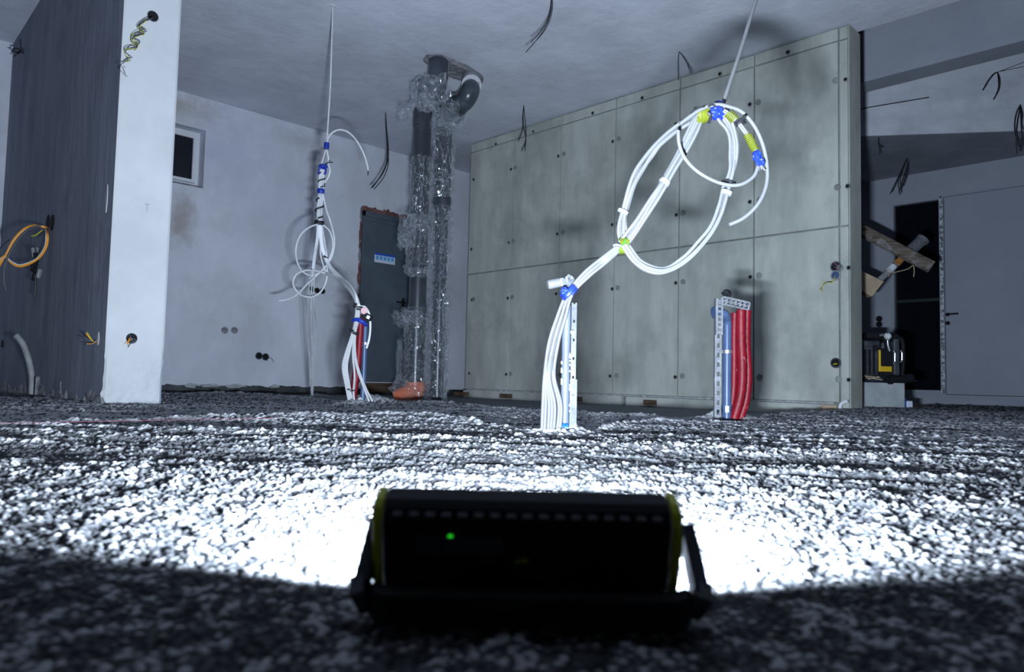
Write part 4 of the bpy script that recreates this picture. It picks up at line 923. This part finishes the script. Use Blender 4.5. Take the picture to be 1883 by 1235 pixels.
# film
film_tube([V_(Z1(400)), V_(Z1(290))], R1 * 1.12, sp, 1.0, .22); film_tube([V_(Z1(505)), V_(Z1(396))], R1 * 1.1, sp, 3.0, .5, rings=lambda t: .12 * abs(math.sin(t * 19)))
film_tube([V_(Z1(592)), V_(Z1(566))], R1 * 1.2, sp, 8.0, .7); film_tube([V_(.02), V_(Z1(590))], R1 * 1.12, sp, 5.0, .42, rings=lambda t: .25 * max(0, .35 - t))
film_tube([V_(.02) - RH * .12, V_(.16) - RH * .02], .12, sp, 15.0, .35)
film_tube([V_(Z1(206)), V_(Z1(165)) + RH * .02], R1 * 1.35, sp, 7.0, .55); film_tube([at(770, 175, 6.3), at(815, 172, 6.2)], R1 * 1.25, sp, 9.0, .55)
film_tube([V2(.0), V2(Z2(380))], .071, sq, 20.0, .55, rings=lambda t: .10 * abs(math.sin(t * 23))); film_tube([V2(Z2(365)), V2(Z2(225))], .084, sq, 23.0, .45); film_tube([V2(Z2(225)), at(835, 200, 6.3)], .095, sq, 26.0, .6)
for (px, py, D_, w_, h_, s, par) in ((748, 425, 6.25, .20, .28, 1, sp), (741, 435, 6.22, .10, .22, 2, sp), (750, 583, 6.2, .34, .12, 3, sp), (742, 592, 6.2, .12, .10, 33, sp), (742, 215, 6.25, .12, .20, 4, sp), (800, 165, 6.08, .26, .24, 5, sp), (780, 185, 6.1, .26, .14, 6, sp), (828, 205, 6.1, .2, .18, 7, sq), (822, 215, 6.1, .2, .16, 8, sq),
                              (770, 175, 6.15, .2, .22, 9, sp), (817, 640, 6.28, .06, .9, 10, sq), (819, 680, 6.26, .05, .5, 11, sq), (735, 660, 6.25, .06, .34, 12, sp), (770, 410, 6.2, .22, .14, 13, sp), (768, 500, 6.2, .24, .08, 14, sp)):
    flap(at(px, py, D_), RH * w_, UP * h_, par, s * 3.7)

# ================================================================== LOOSE WIRES IN CEILING AND WALLS
def loose(name, anchor, strands, D, label, r=.0032, ms=('blackw',), cat='wires', k=5):
    o = empty(name, anchor, label, cat)
    for i, s in enumerate(strands): MB().tube(crom([anchor] + [at(p[0], p[1], p[2] if len(p) > 2 else D) for p in s], k), r, 5).build('wire', M[ms[i % len(ms)]], o, smooth=True)
    return o
Dc = lambda p: (p - EYEV).dot(FWD)
a = onz(1014, -12, ZC); loose('hanging_wires', a, [[(1012, 15), (1006, 38), (993, 60), (976, 78)], [(1016, 14), (1010, 40), (999, 60), (983, 78)], [(1013, 20), (1004, 48), (988, 72), (967, 96)]], Dc(a), 'dark wires hanging from the ceiling at the top edge, right of centre', ms=('blackw', 'toolgrey'))
a = onz(963, 194, ZC); loose('hanging_wires', a, [[(961, 215), (961, 238), (953, 260)], [(965, 215), (967, 240), (966, 262), (959, 278)], [(962, 212), (963, 236), (967, 255), (965, 278)]], Dc(a), 'dark wires hanging from the ceiling over the left end of the concrete wall', r=.004)
a = onz(1249, 95, ZC); loose('hanging_wires', a, [[(1247, 110), (1247, 130), (1248, 148)], [(1256, 104), (1264, 118), (1270, 136)], [(1258, 106), (1266, 120), (1274, 134)]], Dc(a) - .02, 'forked dark wires hanging from the ceiling over the middle of the concrete wall')
a = onz(709, 207, ZC); loose('hanging_wires', a, [[(711, 235), (714, 268), (713, 295), (702, 322), (682, 346)], [(710, 235), (713, 270), (714, 300), (706, 325), (688, 348)], [(710, 232), (712, 265), (711, 298), (699, 325), (685, 345)]], Dc(a) - .03, 'long curved dark wires hanging from the ceiling just left of the soil pipes', r=.005)
a = on_upper(1834, 133); loose('hanging_wires', a, [[(1826, 137), (1816, 150), (1807, 166)], [(1828, 136), (1818, 148), (1809, 163)], [(1838, 145), (1837, 163), (1827, 183)], [(1836, 144), (1836, 162), (1829, 180)]], Dc(a) - .05, 'two forked dark wires on the upper wall right of the concrete wall', r=.006)
a2 = on_upper(1836, 132); o = empty('string', a2, 'pair of thin taut strings running off the right edge near the upper wires', 'string')
for (ex, ey) in ((1890, 112), (1890, 121)): MB().tube([a2, on_upper(ex, ey)], .003, 4).build('strand', M['blackw'], o)
a = on_upper(1876, 193); loose('hanging_wires', a, [[(1870, 205), (1866, 225), (1867, 245), (1873, 260), (1877, 270)], [(1880, 210), (1879, 228), (1884, 240)], [(1870, 230), (1869, 260), (1870, 283)], [(1878, 230), (1879, 255), (1878, 277)]], Dc(a) - .05, 'looped dark wires hanging at the right edge of the picture', r=.006)
a = onz(1668, 291, zq); loose('hanging_wires', a, [[(1661, 305), (1652, 325), (1637, 356)], [(1668, 305), (1660, 330), (1653, 355)], [(1670, 302), (1667, 320), (1658, 345)], [(1659, 312), (1652, 335), (1655, 358)]], Dc(a), 'bunch of dark wires hanging from the low dark soffit above the dark glazing', r=.006)
a = onz(1616, 252, zq); loose('hanging_wires', a, [[(1615, 262), (1618, 268), (1624, 271)], [(1615, 260), (1617, 275), (1618, 285)]], Dc(a), 'short dark wires on the soffit close to the concrete wall end', r=.005)
# tuft at the far corner by the partition
a = Vector((1.19, 6.0, onx(36, 93, 1.19).z)); a = onx(38, 93, 1.185)
loose('wire_tuft', a, [[(30, 88), (22, 95)], [(32, 98), (25, 105)], [(38, 80), (38, 72)], [(33, 90), (24, 88)], [(42, 98), (41, 88)], [(30, 96), (20, 92)], [(34, 99), (28, 96)]], Dc(a) - .05, 'spiky tuft of dark wires high on the dark partition side', r=.004)
# curly wires from the box high on the white end
p = ony(281, 30, YP)
b = MB(); ring(b, p - NY * .003, NY, .024, .028, .006, 22); sb = b.build('socket_box', M['toolgrey'], org=p); disc_cyl(MB(), p - NY * .002, NY, .025, .005, 20).build('cavity', M['hole'], sb)
tag(sb, 'round junction box high on the white partition end with curly wires', 'socket box')
base = [(281, 33), (272, 36), (261, 42), (257, 50), (268, 56), (262, 58), (249, 63), (246, 72), (258, 78), (252, 84), (236, 86), (232, 96), (241, 106), (232, 110), (222, 117), (227, 126), (236, 136)]
cw_ = empty('curly_wires', p, 'curly thin wires spilling from the high box on the white partition end', 'wires')
random.seed(8)
for j in range(7):
    dx, dy = random.uniform(-6, 5), random.uniform(-3, 8); pts = [(281, 33)]
    for i, (x, y) in enumerate(base[1:], 1): f = min(1, i / 4); pts.append((x + dx * f + random.uniform(-2.5, 2.5), y + dy * f * .8 + random.uniform(-2, 2), 3.55 - .02 * j - .10 * f))
    pts[0] = (281, 33, Dc(p)); 
    if j % 2: pts = pts[:-random.randint(1, 5)]
    DD = Dc(p); pts = [(q[0], q[1], DD - .02 - .012 * j - (.05 if i_ else 0)) for i_, q in enumerate(pts)]
    MB().tube(path(pts, DD, 5), .0013, 5).build('wire', [M['blackw'], M['oliveyel'], M['toolgrey'], M['blackw']][j % 4], cw_, smooth=True)
# low box on the white end
p = ony(242, 622, YP); b = MB(); ring(b, p - NY * .003, NY, .023, .027, .006, 22); sb = b.build('socket_box', M['toolgrey'], org=p); disc_cyl(MB(), p - NY * .002, NY, .024, .005, 20).build('cavity', M['hole'], sb)
tag(sb, 'round junction box low on the white partition end with short coloured wires', 'socket box')
for i, (q0_, q1_, mm) in enumerate((((238, 622), (235, 634), 'orange'), ((238, 626), (230, 631), 'orange'), ((240, 630), (236, 638), 'cable'), ((246, 616), (235, 618), 'blackw'), ((250, 625), (240, 632), 'cable'), ((246, 630), (238, 615), 'bluepipe'))):
    MB().tube(crom([p + NY * .004, ony(*q0_, YP - .02), ony(*q1_, YP - .03)], 4), .0018, 5).build('wire', M[mm], sb, smooth=True)
# slots in the dark face, with wires
def face_x(px, py):   # on the dark partition face
    A = Vector((XP + .004, YP + .012, 0)); B = Vector((1.21, YW, 0)); nn = Vector((-(B - A).y, (B - A).x, 0)).normalized(); r = _ray(px, py); t = (A - EYEV).dot(nn) / r.dot(nn); return EYEV + r * t, nn
def slot(px, py, hz, wy, m, label, nm='wall_slot'):
    p, nn = face_x(px, py); t = Vector((nn.y, -nn.x, 0)); b = MB(); n = 14; vs = [p + t * (math.cos(2 * math.pi * k / n) * wy * (1 + .2 * noise.noise(Vector((k, px, 0))))) + UP * (math.sin(2 * math.pi * k / n) * hz) + nn * .004 for k in range(n)]
    b.prism(vs, -nn * .003); o = b.build(nm, m, org=p); tag(o, label, 'wall opening'); return o, p, nn
slot(197, 365, .075, .016, M['white_end'], 'narrow pale chipped slot in the dark partition face near its edge')
slot(89, 409, .05, .05, M['hole'], 'left of two dark slots above the orange cable coil'); slot(97, 409, .05, .05, M['hole'], 'right of two dark slots above the orange cable coil')
o, p, nn = slot(181, 622, .035, .02, M['white_end'], 'pale-edged socket slot low on the dark partition face with wires')
for i, (ex, ey, mm) in enumerate(((158, 613, 'orange'), (155, 620, 'cable'), (160, 632, 'orange'), (162, 637, 'bluepipe'), (160, 611, 'oliveyel'))):
    MB().tube(crom([p, at(172, 628 if ey < 625 else 631, Dc(p) - .03), at(ex, ey, Dc(p) - .08)], 4), .0022, 5).build('wire', M[mm], o, smooth=True)
slot(5, 632, .03, .05, M['hole'], 'small dark slot at the left edge low on the partition')
# orange coil
p, nn = face_x(86, 420); DO = Dc(p) - .15
oc = empty('cable_coil', p, 'loose coil of orange and white cables hanging from the dark partition', 'cable coil')
for j, mm in enumerate(('orange', 'orange', 'orange', 'cable_dusty', 'orange')):
    k = j * 1.2
    MB().tube(path([(90, 419, Dc(p)), (82, 418 - k * .3), (66, 414 + k * .4), (45, 420 + k), (25, 440 + k), (12, 465 + k * .4), (-2 - k, 490), (-15, 505)], DO, 6), .0052, 7).build('cable', M[mm], oc, smooth=True)
for j, mm in enumerate(('orange', 'orange', 'cable_dusty')):
    k = j * 1.5
    MB().tube(path([(84, 420, Dc(p)), (88 - k, 432), (86 - k, 452), (74 - k, 472), (55, 485 - k), (35, 490 - k), (20, 483 - k), (10, 470 + k), (-5, 480)], DO, 6), .0052, 7).build('cable', M[mm], oc, smooth=True)
MB().tube(path([(75, 414), (55, 420), (35, 438), (18, 465), (9, 490), (7, 515), (11, 533)], DO - .05, 6), .0045, 7).build('white_cable', M['cable'], oc, smooth=True)
MB().tube(path([(18, 440), (8, 448), (-5, 462)], DO - .05, 6), .003, 6).build('thin_black_cable', M['blackw'], oc, smooth=True)
jc = empty('connector_cluster', at(66, 455, DO), 'cluster of black and grey plug connectors hanging under the orange coil', 'connectors')
MB().tube(path([(80, 425), (70, 435), (66, 450), (66, 470)], DO + .03), .004, 6).build('lead', M['blackw'], jc, smooth=True); MB().tube(path([(78, 423), (66, 432), (58, 434)], DO + .03), .003, 6).build('lead', M['oliveyel'], jc, smooth=True)
random.seed(4)
for i in range(9):
    c = at(66 + random.uniform(-7, 7), random.uniform(458, 512), DO + .05 + random.uniform(-.04, .04)); d = Vector((random.uniform(-.3, .3), random.uniform(-.3, .3), 1)).normalized(); e1 = d.orthogonal().normalized()
    MB().obox(c, e1, d.cross(e1), d, .011, .009, .030).build('connector', M['black'] if i % 3 else M['hose'], jc, bevel=.003)
MB().tube(path([(65, 505), (66, 525), (64, 543)], DO + .05), .006, 6).build('lead', M['blackw'], jc, smooth=True)
# conduit hose standing by the partition
hz_ = face_x(58, 728)[0] - RH * .05 - FH * .05; Dh = Dc(hz_)
ho = empty('conduit_hose', hz_, 'grey corrugated conduit hose sticking up and bending left by the dark partition', 'hose')
C = path([(58, 730), (59, 705), (57, 680), (50, 652), (42, 632), (31, 618)], Dh, 8)
MB().tube(C, .019, 14, cap=False, rr=[.019 * (1 + .05 * math.sin(i * 2.2)) for i in range(len(C))]).build('hose', M['hose'], ho, smooth=True)
ring(MB(), C[-1], (C[-1] - C[-3]).normalized(), .014, .021, .005).build('hose_rim', M['hose'], ho)
disc_cyl(MB(), C[-1] - (C[-1] - C[-3]).normalized() * .01, (C[-1] - C[-3]).normalized(), .016, .004).build('opening', M['hole'], ho)
q = hz_ + RH * .03 - UP * .0; o = MB().obox(q, RH, FH, UP, .06, .03, .006).build('board_scrap', M['chip'], org=q); tag(o, 'flat pale scrap lying at the foot of the conduit hose', 'scrap')
q = face_x(74, 695)[0] - RH * .01; o = MB().obox(q - UP * .08, RH, FH, UP, .006, .02, .09).build('plaster_corner_scrap', M['chip'], org=q); tag(o, 'upright broken plaster strip leaning at the dark partition foot', 'scrap')

# ================================================================== THINGS AT THE WALL FOOT
for (px, py, w_, label) in ((1195, 739, .07, 'small brown wood block under the concrete wall behind the red ducts'), (930, 724, .09, 'small brown wood block under the left part of the concrete wall'), (1062, 737, .05, 'short brown timber end beside the white cables at the wall foot'), (848, 715, .14, 'rough wood scrap at the left end of the concrete wall')):
    q = onx(px, py, XC - .07); z0_ = .040; o = MB().obox(Vector((q.x, q.y, z0_)), Vector((0, 1, 0)), Vector((1, 0, 0)), UP, w_ * .75, .03, .022).build('wood_block', M['brown'], org=Vector((q.x, q.y, z0_ - .022)), bevel=.003); tag(o, label, 'wood block')
q = onx(1525, 750, XC - .055); o = MB().obox(Vector((q.x, q.y, .052)), Vector((0, 1, 0)), Vector((1, 0, 0)), UP, .06, .02, .028).build('wood_block', M['woodl'], org=Vector((q.x, q.y, .024)), bevel=.003); tag(o, 'pale timber offcut beside the white pipe hook at the concrete wall end', 'wood block')
q = onx(1545, 752, XC - .07)
o = MB().tube(crom([Vector((q.x, q.y, .03)), Vector((q.x, q.y, .075)), Vector((q.x, q.y - .02, .10)), Vector((q.x, q.y - .055, .112))], 5), .013, 10).build('pipe_hook', M['frame'], org=Vector((q.x, q.y, .03)), smooth=True); tag(o, 'short bent white pipe end at the foot of the concrete wall corner', 'pipe')
for i, (px, py, s) in enumerate(((385, 710, .1), (432, 709, .09), (350, 712, .06), (505, 712, .05))):
    q = ony(px, py, YW - .05); vs, fs = lump(Vector((q.x, q.y, .085)), s, .03, .018, i * 5 + 1, .7, 2); o = MB().add(vs, fs).build('plaster_crumb', M['rough_white'], org=Vector((q.x, q.y, .07))); tag(o, ('wide pale plaster crumb', 'second wide pale plaster crumb', 'leftmost pale plaster crumb', 'rightmost small plaster crumb')[i] + ' stuck at the foot of the window wall', 'plaster crumb')

# ================================================================== RIGHT REAR: blocks, boxes, timber
DB = 5.85
def fz(px, py, D): return at(px, py, D)
def pbox(name, x0, y0, x1, y1, D, depth, m, parent=None, label=None, cat=None, bevel=.006, org=None):
    """box whose front lies at depth D between two image corners; it stands upright"""
    A, B = at(x0, y1, D), at(x1, y0, D); c = (A + B) / 2 + FH * depth / 2; w = (B - A).dot(RH) / 2; h = (B.z - A.z) / 2
    o = MB().obox(c, RH, FH, UP, abs(w), depth / 2, abs(h)).build(name, m, parent, org=(c - UP * h) if parent is None else None, bevel=bevel)
    if label: tag(o, label, cat)
    return o
pbox('concrete_block', 1585, 704, 1665, 762, DB, .30, M['block'], label='large grey aerated concrete block standing behind the concrete wall end', cat='block')
pbox('foam_block', 1667, 737, 1679, 759, DB + .1, .2, M['sticker_white'], label='small pale block with blue side right of the grey block', cat='block')
pbox('blue_board', 1664.5, 733, 1667, 760, DB + .08, .18, M['sticker_blue'], label='thin blue board edge between grey block and small pale block', cat='board', bevel=.001)
q = at(1630, 700, DB + .05)
import bmesh as _bm
def cloth(c, w, d, h, m, name, label):
    bm = _bm.new(); _bm.ops.create_icosphere(bm, subdivisions=4, radius=1); vs = []
    for v in bm.verts:
        k = 1 + .3 * noise.noise(v.co * 2.6) + .15 * noise.noise(v.co * 6); z = max(v.co.z * k, -.7); vs.append(c + RH * (v.co.x * w * k) + FH * (v.co.y * d) + UP * (z * h))
    fs = [tuple(v.index for v in f.verts) for f in bm.faces]; bm.free(); o = MB().add(vs, fs).build(name, m, org=c - UP * h * .7, smooth=True); return tag(o, label, 'bag')
cloth(at(1632, 698, DB + .12), .20, .11, .033, M['bag'], 'tool_bag', 'crumpled dark cloth bag lying on the grey block under the tool cases')
for i, (a_, b_) in enumerate((((1590, 691), (1618, 694)), ((1592, 694), (1622, 698)), ((1596, 697), (1616, 692)))):
    o = MB().tube([at(*a_, DB - .03 - .01 * i), at(*b_, DB - .03 - .01 * i)], .0045, 6).build('rod', M['woodl'], org=at(*a_, DB - .03 - .01 * i)); tag(o, ('upper thin pale stick', 'middle thin pale stick', 'crossing thin pale stick')[i] + ' sticking over the dark bag at the wall end', 'stick')
tb = pbox('toolbox', 1580, 634, 1616, 690, DB + .05, .22, M['toolgrey'], label='dark grey ribbed toolbox half hidden by the concrete wall end', cat='toolbox', bevel=.008)
pbox('lid', 1578, 627, 1617.5, 637, DB + .04, .24, M['toolgrey'], tb); 
for x in (1590, 1598, 1606): pbox('rib', x, 642, x + 4, 688, DB + .035, .02, M['black'], tb, bevel=.002)
pbox('latch', 1607, 634, 1613, 645, DB + .02, .02, M['black'], tb, bevel=.003)
q = at(1600, 617, DB + .1); o = MB().obox(q, RH, FH, UP, .05, .06, .025).build('black_case', M['black'], org=q - UP * .025, bevel=.01); tag(o, 'flat black case on top of the dark grey toolbox', 'case')
yc = pbox('tool_case', 1616, 642, 1641, 688, DB + .10, .18, M['yellow'], label='yellow and black tool case beside the dark grey toolbox', cat='tool case', bevel=.008)
pbox('black_panel', 1621, 640, 1642, 673, DB + .085, .02, M['black'], yc); pbox('base_strip', 1617, 683, 1640, 690, DB + .09, .02, M['black'], yc, bevel=.003); pbox('top_edge', 1616, 636, 1640, 643, DB + .095, .17, M['black'], yc)
rd = pbox('tool_case', 1643, 622, 1656, 690, DB + .08, .18, M['toolgrey'], label='upright dark grey power tool case with silver catches right of the yellow case', cat='tool case', bevel=.012)
for y0, y1, x in ((645, 668, 1643), (644, 666, 1656)):
    P = [at(x, y0, DB + .04), at(x + 2.5, y0 + 4, DB + .03), at(x + 2.5, y1 - 4, DB + .03), at(x, y1, DB + .04)]; MB().tube(P, .006, 6).build('catch', M['silver'], rd)
MB().tube(path([(1655, 620), (1660, 630), (1661, 660), (1659, 690)], DB + .1), .016, 8).build('side_handle', M['black'], rd, smooth=True)
MB().tube(path([(1642, 622), (1648, 617), (1654, 622)], DB + .12), .014, 8).build('carry_handle', M['black'], rd, smooth=True)
tl = empty('power_tool', at(1633, 636, DB + .1), 'black power tool with silver top lying on the yellow tool case', 'power tool')
MB().tube(path([(1622, 627), (1630, 622), (1640, 622)], DB + .12), .030, 12).build('motor_housing', M['black'], tl, smooth=True); crumple(at(1632, 618, DB + .08), .030, tl, M['frame'], 7, 'silver_housing', .85, .9); MB().tube(path([(1632, 625), (1633, 635), (1636, 645)], DB + .07), .012, 8).build('chrome_chuck', M['silver'], tl, smooth=True); MB().tube(path([(1624, 630), (1623, 640)], DB + .09), .015, 8).build('handle', M['toolgrey'], tl, smooth=True)
lv = empty('drain_pipe_offcut', at(1640, 697, DB + .02), 'black round fitting with knob end lying on the grey block in front of the cases', 'pipe fitting')
MB().tube([at(1628, 698, DB - .02), at(1667, 696, DB)], .026, 12).build('tube_body', M['black'], lv, smooth=True); MB().tube([at(1664, 696, DB - .01), at(1676, 695, DB)], .036, 14).build('knob_end', M['black'], lv, smooth=True); MB().tube([at(1634, 698, DB - .03), at(1640, 698, DB - .03)], .036, 14).build('collar', M['black'], lv, smooth=True)
# timber and prop crossing
DT = 6.35
def beam(A, B, w, t, m, name, parent=None, org=None, bevel=.004, roll=0):
    d = (B - A); L_ = d.length; d.normalize(); f = (FWD - d * FWD.dot(d)).normalized(); s = d.cross(f)
    if roll: f, s = f * math.cos(roll) + s * math.sin(roll), s * math.cos(roll) - f * math.sin(roll)
    return MB().obox((A + B) / 2, d, s, f, L_ / 2, w, t).build(name, m, parent, org=org, bevel=bevel)
A, B = at(1560, 411, DT + .15), at(1713, 491, DT - .1); o = beam(A, B, .052, .022, M['wood'], 'timber_board', org=A, roll=-.3); tag(o, 'weathered mortar-stained timber board jutting diagonally from behind the concrete wall', 'timber')
pr_ = empty('steel_prop', at(1610, 522, DT), 'grey steel prop tube crossing behind the diagonal timber board', 'prop')
MB().tube([at(1611, 521, DT + .05), at(1672, 462, DT + .12)], .028, 14).build('inner_tube', M['hose'], pr_, smooth=True)
MB().tube([at(1672, 462, DT + .12), at(1697, 440, DT + .15)], .048, 16).build('outer_tube', M['zinc'], pr_, smooth=True); MB().tube([at(1694, 443, DT + .15), at(1698, 439, DT + .15)], .056, 16).build('end_collar', M['zinc'], pr_, smooth=True)
b = MB(); P0, P1 = at(1636, 497, DT - .01), at(1643, 489, DT + .0); MB().tube([P0, P1], .031, 12).build('white_label', M['frame'], pr_, smooth=True); MB().tube([at(1650, 483, DT + .05), at(1656, 477, DT + .06)], .031, 12).build('orange_label', mat('faded_orange', (.45, .20, .06), .6), pr_, smooth=True)
b = MB(); vs = [at(x, y, DT - .05) for x, y in ((1583, 497), (1626, 517), (1604, 545), (1583, 533))]; b.prism(vs, FH * .10); o = b.build('wood_wedge', M['woodl'], org=at(1600, 540, DT), bevel=.004); tag(o, 'pale sawn wooden wedge block under the lower end of the steel prop', 'wood block')
o = MB().tube(path([(1634, 508), (1636, 503), (1652, 499), (1670, 494), (1679, 488), (1681, 498), (1680, 509)], DT - .2), .0035, 5).build('string', M['woodl'], org=at(1634, 508, DT - .2)); tag(o, 'pale string tied round the diagonal timber board', 'string')
q = Vector((XB - .35, 2.2, .03)); o = MB().box((XB - .5, 1.2, .012), (XB - .1, 2.75, .05)).build('plank', M['woodl'], org=Vector((XB - .3, 2.0, .012)), bevel=.004); tag(o, 'pale plank lying on the floor in front of the grey door', 'plank')
# laser line across the fill, left: its light drawn as a coloured tube
o = MB().tube([onz(-20, 778, GZ + .012), onz(150, 775, GZ + .012), onz(330, 771.5, GZ + .012), onz(520, 768, GZ + .012)], .0005, 5).build('laser_line', mat('pink_laser_line', (.20, .06, .08), .7), org=onz(150, 775, GZ + .012)); tag(o, 'thin pink laser line drawn over the fill edge on the left', 'string')

for o in list(COL.objects):
    if '_w' in o: del o['_w']
